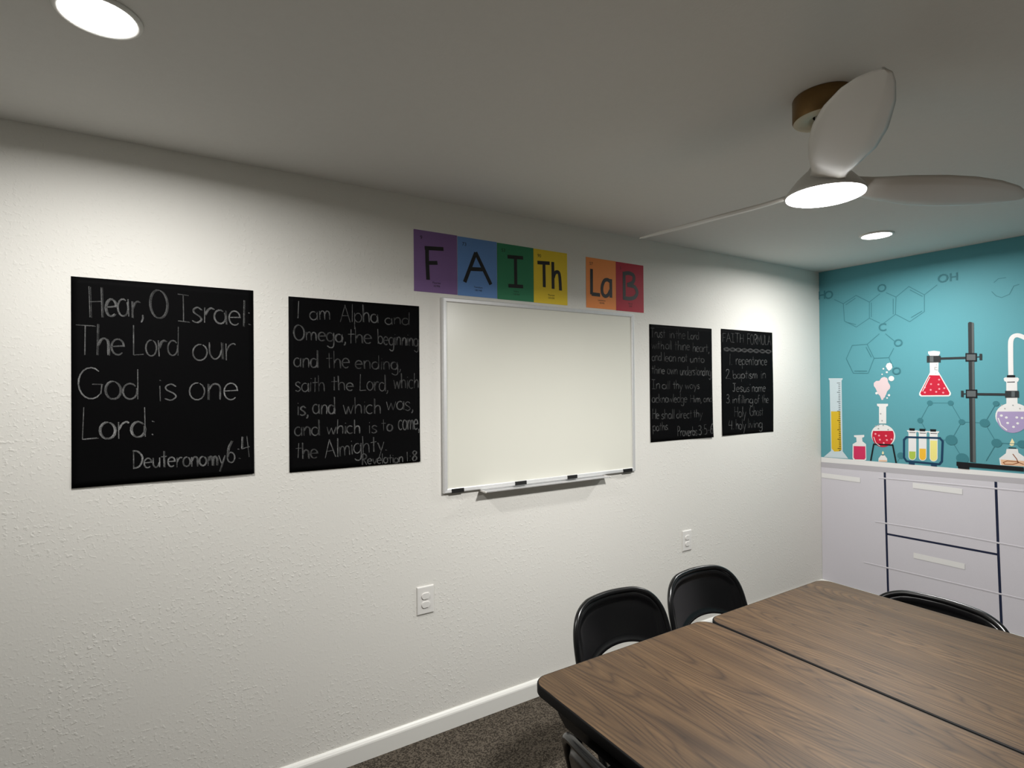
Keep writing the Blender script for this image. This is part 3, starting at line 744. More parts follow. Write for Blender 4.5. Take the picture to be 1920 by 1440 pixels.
def chalk_mat():
    """powdery chalk on black paper: the harder the stroke was pressed, the more it covers"""
    m, nt, bs = new_mat('chalk')
    bs.inputs['Roughness'].default_value = 0.9
    bs.inputs['Specular IOR Level'].default_value = 0.1
    at = nt.nodes.new('ShaderNodeAttribute'); at.attribute_name = 'pressure'
    tc = nt.nodes.new('ShaderNodeTexCoord')
    n1 = nt.nodes.new('ShaderNodeTexNoise'); n1.inputs['Scale'].default_value = 420; n1.inputs['Detail'].default_value = 2
    n2 = nt.nodes.new('ShaderNodeTexNoise'); n2.inputs['Scale'].default_value = 38; n2.inputs['Detail'].default_value = 2
    nt.links.new(tc.outputs['Object'], n1.inputs['Vector']); nt.links.new(tc.outputs['Object'], n2.inputs['Vector'])
    r2 = nt.nodes.new('ShaderNodeMapRange'); r2.inputs[1].default_value = 0.3; r2.inputs[2].default_value = 0.7
    r2.inputs[3].default_value = 0.45; r2.inputs[4].default_value = 1.35
    nt.links.new(n2.outputs['Fac'], r2.inputs[0])
    r1 = nt.nodes.new('ShaderNodeMapRange'); r1.inputs[1].default_value = 0.35; r1.inputs[2].default_value = 0.65
    r1.inputs[3].default_value = 0.25; r1.inputs[4].default_value = 1.0
    nt.links.new(n1.outputs['Fac'], r1.inputs[0])
    a = nt.nodes.new('ShaderNodeMath'); a.operation = 'MULTIPLY'
    nt.links.new(r1.outputs[0], a.inputs[0]); nt.links.new(r2.outputs[0], a.inputs[1])
    b = nt.nodes.new('ShaderNodeMath'); b.operation = 'MULTIPLY'; b.use_clamp = True
    nt.links.new(a.outputs[0], b.inputs[0]); nt.links.new(at.outputs['Fac'], b.inputs[1])
    mix = nt.nodes.new('ShaderNodeMix'); mix.data_type = 'RGBA'
    mix.inputs[6].default_value = srgb(7, 7, 8); mix.inputs[7].default_value = srgb(200, 200, 200)
    nt.links.new(b.outputs[0], mix.inputs[0]); nt.links.new(mix.outputs[2], bs.inputs['Base Color'])
    return m

def mural_mat(name, col):
    """matt printed wall fabric"""
    return plain(name, col, rough=0.6, spec=0.25, noise=0.035, nscale=260, bump=0.12, bscale=500)

M = dict(
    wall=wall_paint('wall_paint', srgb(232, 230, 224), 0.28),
    wall_dark=wall_paint('grey_wall_paint', srgb(128, 127, 122), 0.38),  # unseen rear and left walls; grey chosen to cut bounced light
    ceiling=plain('ceiling_paint', srgb(224, 223, 219), 0.75, spec=0.2, noise=0.02, bump=0.15, bscale=120),
    trim=plain('white_trim_paint', srgb(238, 237, 232), 0.4, noise=0.01),
    carpet=carpet_mat(),
    wood=wood_mat(),
    black_edge=plain('black_vinyl_edge', srgb(13, 12, 12), 0.65, spec=0.2, noise=0.1),
    black_steel=plain('black_enamelled_steel', srgb(13, 13, 14), 0.26, noise=0.08, bump=0.03, bscale=300),
    black_rubber=plain('black_rubber', srgb(18, 18, 18), 0.7, noise=0.1),
    paper=plain('black_paper', srgb(7, 7, 8), 0.7, spec=0.05, noise=0.12, nscale=300),
    chalk=chalk_mat(),
    board_white=plain('whiteboard_enamel', srgb(229, 228, 217), 0.3, spec=0.4, noise=0.012, nscale=4),
    aluminium=plain('brushed_aluminium', srgb(226, 226, 226), 0.42, metal=0.4, noise=0.06, nscale=90),
    clip=plain('black_plastic', srgb(12, 12, 13), 0.5, noise=0.1),
    plastic=plain('white_plastic', srgb(232, 230, 226), 0.3, noise=0.01),
    slot=plain('dark_slot', srgb(40, 38, 36), 0.6, noise=0.05),
    fan_white=plain('white_fan_enamel', srgb(200, 198, 192), 0.35, noise=0.01),
    bronze=plain('antique_brass', srgb(132, 104, 66), 0.38, metal=0.85, noise=0.08, nscale=60),
    bronze_under=plain('pale_brass', srgb(190, 175, 145), 0.5, metal=0.3, noise=0.05),
    lamp=glow('lamp_diffuser', LAMP_COLOR, DIFFUSER_GLOW),
    fan_lamp=glow('fan_lamp_diffuser', LAMP_COLOR, DIFFUSER_GLOW),
    ink=plain('printed_black', srgb(18, 17, 18), 0.55, noise=0.1),
)
CARD = {
    'purple': srgb(128, 98, 150), 'blue': srgb(104, 146, 206), 'green': srgb(56, 134, 96),
    'yellow': srgb(244, 212, 58), 'orange': srgb(250, 154, 86), 'red': srgb(182, 48, 66)}
for k, c in CARD.items():
    M['card_' + k] = plain('card_' + k, c, 0.6, spec=0.3, noise=0.03, nscale=200)
MURAL_COL = {
    'teal': srgb(92, 158, 169), 'line': srgb(64, 124, 134), 'ball': srgb(64, 126, 136),
    'white': srgb(234, 233, 232), 'glass': srgb(205, 220, 226), 'grey': srgb(186, 183, 188),
    'lilac_panel': srgb(214, 211, 218), 'navy': srgb(24, 62, 92), 'navyline': srgb(28, 36, 62),
    'ink': srgb(20, 22, 27), 'yellow': srgb(222, 186, 48), 'pink': srgb(208, 52, 96), 'red': srgb(200, 34, 60),
    'dotpink': srgb(246, 160, 170), 'dotgrey': srgb(170, 172, 172), 'peach': srgb(232, 190, 156), 'flame': srgb(244, 232, 184),
    'palepink': srgb(232, 210, 213), 'green': srgb(176, 200, 84), 'amber': srgb(244, 190, 62), 'straw': srgb(240, 230, 140),
    'rod': srgb(48, 52, 54), 'rodlight': srgb(92, 98, 98), 'clampgrey': srgb(96, 102, 104), 'lilac': srgb(172, 156, 196),
    'brown': srgb(150, 88, 52)}
for k, c in MURAL_COL.items():
    M['mural_' + k] = mural_mat('mural_' + k, c)

# ------------------------------------------------------------------ room shell
T = 0.12
def slab(name, a, b, mat):
    m = MB(); m.box(a, b)
    return structure(m.build(name, mat))
slab('floor', (ROOM_X0 - T, ROOM_Y0 - T, -T), (ROOM_X1 + T, ROOM_Y1 + T, 0), M['carpet'])
slab('ceiling', (ROOM_X0 - T, ROOM_Y0 - T, CEIL), (ROOM_X1 + T, ROOM_Y1 + T, CEIL + T), M['ceiling'])
slab('wall_front', (ROOM_X0 - T, 0, 0), (ROOM_X1 + T, T, CEIL), M['wall'])
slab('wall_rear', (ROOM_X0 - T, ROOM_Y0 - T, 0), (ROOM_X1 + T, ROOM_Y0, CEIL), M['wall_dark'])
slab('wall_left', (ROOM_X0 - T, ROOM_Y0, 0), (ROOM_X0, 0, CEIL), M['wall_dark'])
slab('wall_right', (ROOM_X1, ROOM_Y0, 0), (ROOM_X1 + T, 0, CEIL), M['wall'])

def baseboard(name, p0, p1, inward):
    """white baseboard 85 mm high with an eased top, from p0 to p1"""
    prof = [(0, 0), (0.016, 0), (0.016, 0.066), (0.0145, 0.072), (0.009, 0.080), (0.004, 0.085), (0, 0.085)]
    m = MB(); vs = []
    for p in (p0, p1):
        for d, z in prof:
            vs.append((p[0] + inward[0] * d, p[1] + inward[1] * d, z))
    n = len(prof)
    fs = [(i, (i+1) % n, n + (i+1) % n, n + i) for i in range(n)] + [tuple(range(n)), tuple(range(2*n-1, n-1, -1))]
    m.add(vs, fs)
    return structure(m.build(name, M['trim']))
baseboard('baseboard_front', (ROOM_X0, 0), (ROOM_X1, 0), (0, -1))
baseboard('baseboard_right', (ROOM_X1, 0), (ROOM_X1, ROOM_Y0), (-1, 0))
baseboard('baseboard_rear', (ROOM_X0, ROOM_Y0), (ROOM_X1, ROOM_Y0), (0, 1))
baseboard('baseboard_left', (ROOM_X0, 0), (ROOM_X0, ROOM_Y0), (1, 0))

# ------------------------------------------------------------------ lamps
def led_disc(parent, z, size, watts, beam):
    """the lamp's own light: a disc just under its diffuser, shining down"""
    li = bpy.data.lights.new('led_light', 'AREA')
    li.shape = 'DISK'; li.size = size; li.energy = watts; li.spread = beam; li.color = LAMP_COLOR
    o = bpy.data.objects.new('led_light', li)
    COL.objects.link(o)
    o.parent = parent
    o.location = (0, 0, z)
def recessed_light(x, y, label, watts=WAFER_WATTS):
    t = thing('recessed_light', label, 'ceiling light', (x, y, CEIL), 0, 'recessed ceiling lights')
    m = MB(); m.lathe([(0.074, 0.0), (0.087, 0.0), (0.0865, -0.004), (0.083, -0.0075), (0.078, -0.0085), (0.074, -0.006)], n=64)
    m.build('trim_ring', M['trim'], t)
    m = MB()
    prof = [(0.0745 * math.cos(a), -0.006 - 0.007 * math.sin(a)) for a in [PI / 2 * k / 6 for k in range(6)]] + [(0.0005, -0.013)]
    m.lathe(prof, n=48)
    m.build('diffuser', M['lamp'], t)
    led_disc(t, -0.0138, 0.146, watts, WAFER_BEAM)
    return t
recessed_light(3.511, -0.763, 'round recessed ceiling light between the fan and the teal mural', 21.5)
recessed_light(-0.128, -0.765, 'round recessed ceiling light at the upper left, over the big handwriting poster')

# ------------------------------------------------------------------ ceiling fan
FAN = thing('ceiling_fan', 'white three-blade ceiling fan with brass canopy and lit round lamp', 'ceiling fan', (1.690, -1.445, CEIL))
m = MB()
m.lathe([(0.0, 0.0), (0.084, 0.0), (0.086, -0.004), (0.086, -0.066), (0.083, -0.071)], n=64)
m.build('canopy', M['bronze'], FAN)['label'] = 'antique brass canopy'
m = MB(); m.lathe([(0.083, -0.071), (0.046, -0.0715), (0.040, -0.066), (0.030, -0.060)], n=64)
m.build('canopy_plate', M['bronze_under'], FAN)
m = MB(); m.lathe([(0.024, -0.05), (0.024, -0.075), (0.0135, -0.085), (0.0135, -0.20)], n=32)
m.build('downrod', M['fan_white'], FAN)
m = MB()
m.lathe([(0.0, -0.165), (0.030, -0.167), (0.034, -0.175), (0.036, -0.205), (0.046, -0.222), (0.062, -0.236), (0.078, -0.252), (0.094, -0.272),
         (0.105, -0.286), (0.109, -0.293), (0.1095, -0.297), (0.107, -0.300)], n=64)
m.build('motor_housing', M['fan_white'], FAN)
m = MB()
m.lathe([(0.107, -0.299), (0.106, -0.303), (0.098, -0.306), (0.06, -0.309), (0.0005, -0.310)], n=64)
m.build('light_diffuser', M['fan_lamp'], FAN)
led_disc(FAN, -0.311, 0.205, FAN_WATTS, FAN_BEAM)

def fan_blade():
    """one moulded, leaf-shaped blade along +x: pitched, scooped and swept back at the tip"""
    NS, NC = 40, 16
    R0, R1 = 0.055, 0.685
    def lerp(tab, s):
        for (a, va), (b, vb) in zip(tab, tab[1:]):
            if s <= b:
                t = (s - a) / (b - a)
                return va + (vb - va) * t
        return tab[-1][1]
    ccw = [(0, 0.046), (0.12, 0.044), (0.24, 0.062), (0.42, 0.086), (0.60, 0.092), (0.80, 0.084), (0.92, 0.070), (0.98, 0.058), (1.0, 0.044)]
    cw = [(0, -0.046), (0.12, -0.046), (0.28, -0.060), (0.45, -0.066), (0.60, -0.062), (0.75, -0.047), (0.88, -0.022), (0.95, 0.002), (0.985, 0.024), (1.0, 0.038)]
    top, bot = [], []
    for i in range(NS + 1):
        s = math.sin(i / NS * PI / 2) ** 0.9
        r = R0 + (R1 - R0) * s
        a, b = lerp(ccw, s), lerp(cw, s)
        pitch = -math.radians(lerp([(0, 18), (0.3, 15), (1.0, 13)], s))
        drop = 0.0
        th = lerp([(0, 0.008), (0.15, 0.006), (1.0, 0.0025)], s)
        for j in range(NC + 1):
            u = j / NC
            w = a + (b - a) * u
            z = math.sin(pitch) * w + drop - 0.008 * (1 - (2 * u - 1) ** 2) * min(1, s * 4) * (1 - s)
            edge = min(1.0, 4 * min(u, 1 - u) + 0.25)
            top.append((r, w * math.cos(pitch), z + th * edge)); bot.append((r, w * math.cos(pitch), z - th * edge))
    m = MB()
    n = NC + 1
    N = len(top)
    fs = []
    for i in range(NS):
        for j in range(NC):
            q = (i*n+j, (i+1)*n+j, (i+1)*n+j+1, i*n+j+1)
            fs.append(tuple(reversed(q))); fs.append(tuple(N + k for k in q))
    for i in range(NS):
        for j in (0, NC):
            a, b = i*n+j, (i+1)*n+j
            q = (a, b, N+b, N+a)
            fs.append(q if j == 0 else tuple(reversed(q)))
    for j in range(NC):
        for i in (0, NS):
            a, b = i*n+j, i*n+j+1
            q = (a, b, N+b, N+a)
            fs.append(tuple(reversed(q)) if i == 0 else q)
    m.add(top + bot, fs, 0, True)
    return m
b0 = fan_blade().build('blade', M['fan_white'], FAN)
BLADE_ANGLES = [94, 213, 332]
for i, a in enumerate(BLADE_ANGLES):
    b = b0 if i == 0 else b0.copy()
    if i:
        COL.objects.link(b); b.parent = FAN
    b.location = (0, 0, -0.273)
    b.rotation_euler = (0, 0, math.radians(a))

# ------------------------------------------------------------------ handwriting
def arc(cx, cy, rx, ry, a0, a1, n=14):
    return [(cx + rx * math.cos(math.radians(a0 + (a1 - a0) * k / n)), cy + ry * math.sin(math.radians(a0 + (a1 - a0) * k / n))) for k in range(n + 1)]
def S(*p):
    return [(q[0], q[1]) for q in catmull([Vector((a, b, 0)) for a, b in p], 4)]
def LN(*p):
    return list(p)
_o = lambda: arc(.24, .27, .21, .27, 80, 430)
GLYPH = {
 'a': (.50, [arc(.22, .27, .20, .26, 55, 400), LN((.42, .53), (.43, .0))]),
 'b': (.50, [LN((.05, 1), (.06, 0)), arc(.26, .26, .20, .26, 170, -165)]),
 'c': (.44, [arc(.24, .27, .21, .27, 48, 312)]),
 'd': (.52, [arc(.22, .26, .20, .26, 40, 385), LN((.43, 1), (.44, 0))]),
 'e': (.48, [S((.03, .29), (.42, .32)) + arc(.23, .28, .20, .27, 10, 315)[1:]]),
 'f': (.38, [S((.38, .92), (.29, 1.0), (.19, .9), (.17, .5), (.17, 0)), LN((.03, .54), (.33, .56))]),
 'g': (.50, [arc(.22, .27, .20, .26, 55, 400), S((.43, .53), (.44, -.15), (.36, -.36), (.2, -.37), (.06, -.27))]),
 'h': (.48, [LN((.05, 1), (.06, 0)), S((.06, .3), (.15, .49), (.28, .54), (.38, .42), (.40, 0))]),
 'i': (.15, [LN((.07, .53), (.07, 0)), LN((.065, .74), (.085, .71))]),
 'j': (.25, [S((.18, .53), (.18, -.2), (.05, -.33)), LN((.18, .74), (.2, .71))]),
 'k': (.42, [LN((.05, 1), (.06, 0)), LN((.36, .55), (.07, .24)), LN((.16, .33), (.38, 0))]),
 'l': (.15, [LN((.07, 1), (.07, 0))]),
 'm': (.66, [LN((.05, .54), (.06, 0)), S((.06, .3), (.14, .5), (.24, .53), (.31, .4), (.32, 0)), S((.32, .3), (.40, .5), (.5, .53), (.58, .4), (.59, 0))]),
 'n': (.48, [LN((.05, .54), (.06, 0)), S((.06, .3), (.16, .5), (.29, .54), (.39, .42), (.40, 0))]),
 'o': (.49, [_o()]),
 'p': (.50, [LN((.05, .54), (.06, -.4)), arc(.26, .27, .20, .26, 170, -165)]),
 'q': (.50, [arc(.22, .27, .20, .26, 55, 400), LN((.43, .53), (.44, -.4))]),
 'r': (.38, [LN((.05, .54), (.06, 0)), S((.06, .28), (.15, .47), (.27, .54), (.35, .5))]),
 's': (.40, [S((.35, .46), (.22, .55), (.08, .47), (.1, .35), (.28, .23), (.34, .11), (.2, 0), (.04, .06))]),
 't': (.38, [LN((.18, .86), (.18, 0)), LN((.02, .55), (.35, .57))]),
 'u': (.48, [S((.05, .54), (.06, .17), (.19, 0), (.34, .1), (.40, .3)), LN((.41, .54), (.42, 0))]),
 'v': (.44, [LN((.03, .54), (.2, 0)), LN((.2, 0), (.4, .54))]),
 'w': (.62, [LN((.03, .54), (.16, 0)), LN((.16, 0), (.3, .46)), LN((.3, .46), (.43, 0)), LN((.43, 0), (.58, .54))]),
 'x': (.42, [LN((.03, .54), (.38, 0)), LN((.38, .54), (.03, 0))]),
 'y': (.46, [LN((.04, .54), (.22, .06)), LN((.42, .54), (.1, -.4))]),
 'z': (.42, [LN((.04, .54), (.38, .54), (.04, 0), (.38, 0))]),
 'A': (.62, [LN((.02, 0), (.30, 1)), LN((.28, 1), (.58, 0)), LN((.12, .36), (.47, .38))]),
 'D': (.60, [LN((.07, 1), (.07, 0)), S((.02, .99), (.3, .94), (.52, .7), (.53, .4), (.36, .1), (.04, .0))]),
 'F': (.52, [LN((.07, 1), (.07, 0)), LN((.05, .99), (.46, 1.0)), LN((.08, .54), (.38, .55))]),
 'G': (.72, [arc(.37, .5, .33, .5, 50, 318), LN((.40, .47), (.66, .47)), LN((.66, .47), (.63, .16))]),
 'H': (.60, [LN((.06, 1), (.06, 0)), LN((.50, .98), (.50, 0)), LN((.06, .5), (.50, .52))]),
 'I': (.44, [LN((.20, .99), (.20, .02)), LN((.02, 1), (.38, .98)), LN((.02, .02), (.38, 0))]),
 'J': (.48, [LN((.1, 1), (.46, 1)), S((.30, 1), (.31, .3), (.22, .04), (.06, .12))]),
 'L': (.50, [LN((.07, 1), (.06, 0)), LN((.06, .0), (.45, .03))]),
 'M': (.72, [LN((.05, 0), (.08, 1)), LN((.08, 1), (.34, .3)), LN((.34, .3), (.6, 1)), LN((.6, 1), (.64, 0))]),
 'N': (.62, [LN((.06, 0), (.06, 1)), LN((.06, 1), (.5, 0)), LN((.5, 0), (.5, 1))]),
 'O': (.66, [arc(.31, .5, .28, .5, 80, 435, 20)]),
 'P': (.52, [LN((.07, 1), (.07, 0)), S((.04, .97), (.3, 1), (.46, .8), (.36, .54), (.08, .48))]),
 'R': (.56, [LN((.07, 1), (.07, 0)), S((.04, .97), (.3, 1), (.45, .8), (.36, .56), (.08, .5)), LN((.2, .5), (.5, 0))]),
 'T': (.62, [LN((.02, 1), (.58, .99)), LN((.30, .99), (.31, 0))]),
 'U': (.58, [S((.06, 1), (.06, .3), (.16, .03), (.34, .03), (.47, .3), (.48, 1))]),
 '1': (.16, [LN((.08, 1), (.08, 0))]),
 '2': (.50, [S((.06, .78), (.14, .97), (.34, .97), (.4, .75), (.24, .36), (.04, .02)), LN((.04, .02), (.46, .03))]),
 '3': (.46, [S((.05, .92), (.25, 1), (.36, .8), (.25, .57), (.12, .53)), S((.12, .53), (.33, .48), (.4, .22), (.25, .01), (.03, .1))]),
 '4': (.52, [LN((.14, 1), (.05, .45)), LN((.05, .45), (.46, .47)), LN((.38, .98), (.38, 0))]),
 '5': (.46, [LN((.38, 1), (.09, .98)), LN((.09, .98), (.08, .58)), S((.08, .58), (.26, .62), (.39, .4), (.32, .1), (.05, .04))]),
 '6': (.48, [S((.36, 1), (.16, .72), (.05, .32)), arc(.23, .24, .18, .24, 160, 520)]),
 '8': (.48, [S((.36, .9), (.22, 1), (.08, .84), (.2, .58), (.38, .3), (.3, .03), (.12, .03), (.06, .24), (.2, .5), (.36, .74), (.36, .9))]),
 '.': (.14, [LN((.05, .03), (.09, .0))]),
 ',': (.18, [S((.09, .06), (.09, -.06), (.02, -.18))]),
 ':': (.26, [LN((.11, .52), (.15, .49)), LN((.11, .08), (.15, .05))]),
 "'": (.14, [LN((.08, 1), (.05, .82))]),
 '-': (.34, [LN((.03, .36), (.28, .37))]),
 ' ': (.3, []),
}

# ------------------------------------------------------------------ chalk posters
def chalk_poster(key, x0, x1, z0, z1, curl, label, strokes_w, extra=None, gain=1.0):
    rng = random.Random(key)
    W, H = x1 - x0, z1 - z0
    def lift(x, z):
        u, v = (x - x0) / W, (z - z0) / H
        k = 0.0
        for (cu, cv, ru, rv, amp) in curl:
            d = ((u - cu) / ru) ** 2 + ((v - cv) / rv) ** 2
            k += amp * math.exp(-d)
        return 0.0012 + k
    m = MB()
    NX, NZ = 26, 32
    fr, bk = [], []
    for j in range(NZ + 1):
        for i in range(NX + 1):
            x, z = x0 + W * i / NX, z0 + H * j / NZ
            d = lift(x, z)
            fr.append((x, -d - 0.0008, z)); bk.append((x, -d, z))
    n = NX + 1; N = len(fr); fs = []
    for j in range(NZ):
        for i in range(NX):
            q = (j*n+i, j*n+i+1, (j+1)*n+i+1, (j+1)*n+i)
            fs.append(q); fs.append(tuple(N + k for k in reversed(q)))
    for i in range(NX):
        fs.append((i, N+i, N+i+1, i+1)); k = NZ * n + i
        fs.append((k, k+1, N+k+1, N+k))
    for j in range(NZ):
        a, b = j*n, (j+1)*n
        fs.append((a, b, N+b, N+a)); a, b = j*n+NX, (j+1)*n+NX
        fs.append((a, N+a, N+b, b))
    m.add(fr + bk, fs, 0, True)
    layer = 0
    def stroke(pts, w, pr):
        nonlocal layer
        pts = [(min(max(x, x0 + w), x1 - w), min(max(z, z0 + w), z1 - w)) for x, z in pts]
        L, R = ribbon2d(pts, w, True)
        layer += 1
        off = 0.0010 + 0.00002 * (layer % 9)
        vs = []
        for a, b in zip(L, R):
            vs.append((a.x, -lift(a.x, a.y) - off, a.y)); vs.append((b.x, -lift(b.x, b.y) - off, b.y))
        o = m.add(vs, [(2*i, 2*i+1, 2*i+3, 2*i+2) for i in range(len(L) - 1)], 1)
        k = len(L)
        for i in range(k):
            fade = 1.0
            m.pressure[o + 2*i] = m.pressure[o + 2*i + 1] = pr * gain * fade * (0.85 + 0.3 * rng.random())
    for (text, x, z, dx, dz, h, pr) in CHALK_WORDS[key]:
        adv = sum(GLYPH[c][0] for c in text) - 0.05
        sx = math.hypot(dx, dz) / adv if dx > 0 else h
        ang = math.atan2(dz, dx)
        ca, sa = math.cos(ang), math.sin(ang)
        pen = 0.0
        for c in text:
            w, st = GLYPH[c]
            jy = rng.uniform(-.03, .03); jr = rng.uniform(-.035, .035); js = rng.uniform(.95, 1.06)
            for s in st:
                pp = pr * rng.uniform(.65, 1.25)
                out = []
                for (gx, gy) in s:
                    gx2 = pen + gx + jr * gy; gy2 = gy * js + jy
                    a, b = gx2 * sx, gy2 * h
                    out.append((x + a * ca - b * sa * 0.4, z + a * sa + b * ca))
                stroke(out, strokes_w * rng.uniform(.8, 1.15), pp)
                if rng.random() < .35:      # retraced line
                    e = strokes_w * rng.uniform(.5, .9)
                    stroke([(a + e, b - e * .3) for a, b in out], strokes_w * .6, pp * .6)
            pen += w
    for pts in (extra or []):
        stroke(pts, strokes_w * .9, 0.42)
        stroke([(a, b - .006) for a, b in pts], strokes_w * .7, 0.3)
    o = m.build('chalk_poster', [M['paper'], M['chalk']])
    return tag(o, label, 'poster', 'black chalk posters on the whiteboard wall')

chalk_poster('israel', -0.267, 0.290, 1.256, 1.966, [(.75, 0, .45, .12, .005), (0, 0, .3, .1, .002), (1, .5, .15, .5, .0015)],
             'black poster chalked with large words Hear, O Israel, citing Deuteronomy 6:4', 0.0054, gain=.48)
chalk_poster('alpha', 0.419, 0.978, 1.248, 1.954, [(1, 0, .3, .1, .003), (.3, 0, .4, .08, .002)],
             'black poster chalked I am Alpha and Omega, left of the whiteboard, citing Revelation 1:8', 0.0047, gain=.42)
chalk_poster('trust', 2.443, 3.010, 1.248, 1.952, [(.9, 0, .25, .08, .005), (1, .1, .08, .3, .003), (0, 0, .3, .1, .002)],
             'black poster chalked Trust in the Lord, right of the whiteboard, citing Proverbs 3:5-6', 0.0056, gain=.36)
chalk_poster('formula', 3.104, 3.671, 1.251, 1.957, [(1, .4, .1, .3, .003), (0, 0, .3, .1, .003)],
             'black poster with chalk heading FAITH FORMULA and a numbered list of four', 0.0056, CHALK_WAVES, gain=.38)

# ------------------------------------------------------------------ letter cards
def letter_card(key, x0, x1, z0, z1, w, number, name, mass, label, tilt=0.0):
    m = MB()
    d = 0.0016
    m.box((x0, -d, z0), (x1, -0.0003, z1), 0)
    k = 0
    for s in CARD_STROKES[key]:
        pts = s if len(s) < 3 else [(p.x, p.y) for p in catmull([Vector((a, b, 0)) for a, b in s], 5)]
        L, R = ribbon2d(pts, w)
        k += 1
        vs = []
        for a, b in zip(L, R):
            vs.append((a.x, -d - 0.0004 - 0.0001 * k, a.y)); vs.append((b.x, -d - 0.0004 - 0.0001 * k, b.y))
        m.add(vs, [(2*i, 2*i+1, 2*i+3, 2*i+2) for i in range(len(L) - 1)], 1)
    for text, size, cx, cz in ((number, 0.024, x0 + 0.036, z1 - 0.034), (name, 0.0125, (x0+x1)/2 + .002, z0 + 0.046), (mass, 0.0125, (x0+x1)/2 + .002, z0 + 0.031)):
        vs, fs = font_shapes(text, size)
        m.add([(cx + a, -d - 0.0004, cz + b) for a, b in vs], fs, 1)
    o = m.build('letter_card', [M['card_' + key], M['ink']])
    return tag(o, label, 'letter card', 'coloured element cards above the whiteboard')
cw = 0.2187
letter_card('purple', 0.955, 0.955 + cw - .001, 2.022, 2.303, 0.018, '9', 'Fluorine', '18.998', 'purple card with the big black letter F')
letter_card('blue', 0.955 + cw + .0015, 0.955 + 2*cw - .001, 2.021, 2.301, 0.0185, '73', 'Tantalum', '180.948', 'blue card with the big black letter A')
letter_card('green', 0.955 + 2*cw + .001, 0.955 + 3*cw - .0003, 2.020, 2.299, 0.018, '53', 'Iodine', '126.904', 'green card with the big black letter I')
letter_card('yellow', 0.955 + 3*cw + .0003, 0.955 + 4*cw, 2.019, 2.298, 0.0185, '90', 'Thorium', '232.038', 'yellow card with the black letters Th')
letter_card('orange', 1.961, 1.961 + cw - .0003, 2.018, 2.296, 0.020, '57', 'Lanthanum', '138.905', 'orange card with the black letters La')
letter_card('red', 1.961 + cw + .0003, 1.961 + 2*cw, 2.016, 2.295, 0.022, '5', 'Boron', '10.81', 'dark red card with the big black letter B')

# ------------------------------------------------------------------ whiteboard
WX0, WX1, WZ0, WZ1 = 1.088, 2.304, 1.092, 2.003
WB = thing('whiteboard', 'blank whiteboard in an aluminium frame with four black clips and a tray', 'whiteboard', (0, 0, 0))
m = MB(); m.box((WX0 + .012, -0.012, WZ0 + .012), (WX1 - .012, -0.002, WZ1 - .012))
m.build('writing_panel', M['board_white'], WB)
def frame_mesh(x0, x1, z0, z1, w, d):
    """mitred frame: flat face, rounded outer lip"""
    prof = [(0.0, -0.001), (0.0, -d + .004), (0.0012, -d + .001), (0.004, -d), (w - .004, -d + .0015), (w - .001, -d + .003), (w, -0.010), (w, -0.001)]
    m = MB(); vs = []
    for (cx, cz, sx, sz) in ((x0, z0, 1, 1), (x1, z0, -1, 1), (x1, z1, -1, -1), (x0, z1, 1, -1)):
        for (i, y) in prof:
            vs.append((cx + sx * i, y, cz + sz * i))
    n = len(prof)
    fs = [(k*n+i, k*n+i+1, ((k+1) % 4)*n+i+1, ((k+1) % 4)*n+i) for k in range(4) for i in range(n - 1)]
    fs = [tuple(reversed(f)) for f in fs]
    m.add(vs, fs)
    return m
frame_mesh(WX0, WX1, WZ0, WZ1, 0.021, 0.019).build('frame', M['aluminium'], WB)
for (a, b) in ((1.127, 1.191), (1.477, 1.545), (1.806, 1.872), (2.206, 2.276)):
    m = MB(); m.box((a, -0.0215, WZ0 - 0.001), (b, -0.002, WZ0 + 0.0185))
    m.build('clip', M['clip'], WB, bevel=0.0015)['label'] = 'black plastic clip'
m = MB()      # marker tray: a shallow extruded channel under the frame
TX0, TX1 = 1.285, 2.070
prof = [(-0.002, 1.096), (-0.002, 1.0815), (-0.056, 1.0815), (-0.063, 1.0832), (-0.0635, 1.0885), (-0.062, 1.0888), (-0.0612, 1.0845), (-0.055, 1.0832), (-0.0045, 1.0832), (-0.0045, 1.096)]
n = len(prof)
vs = [(x, y, z) for x in (TX0, TX1) for y, z in prof]
m.add(vs, [(i, (i+1) % n, n + (i+1) % n, n + i) for i in range(n)] + [tuple(range(n)), tuple(range(2*n-1, n-1, -1))])
tray = m.build('marker_tray', M['aluminium'], WB)
for x in (TX0, TX1):
    m = MB(); m.box((x - .003, -0.065, 1.080), (x + .003, -0.002, 1.0895))
    m.build('end_cap', M['plastic'], tray, bevel=0.003)

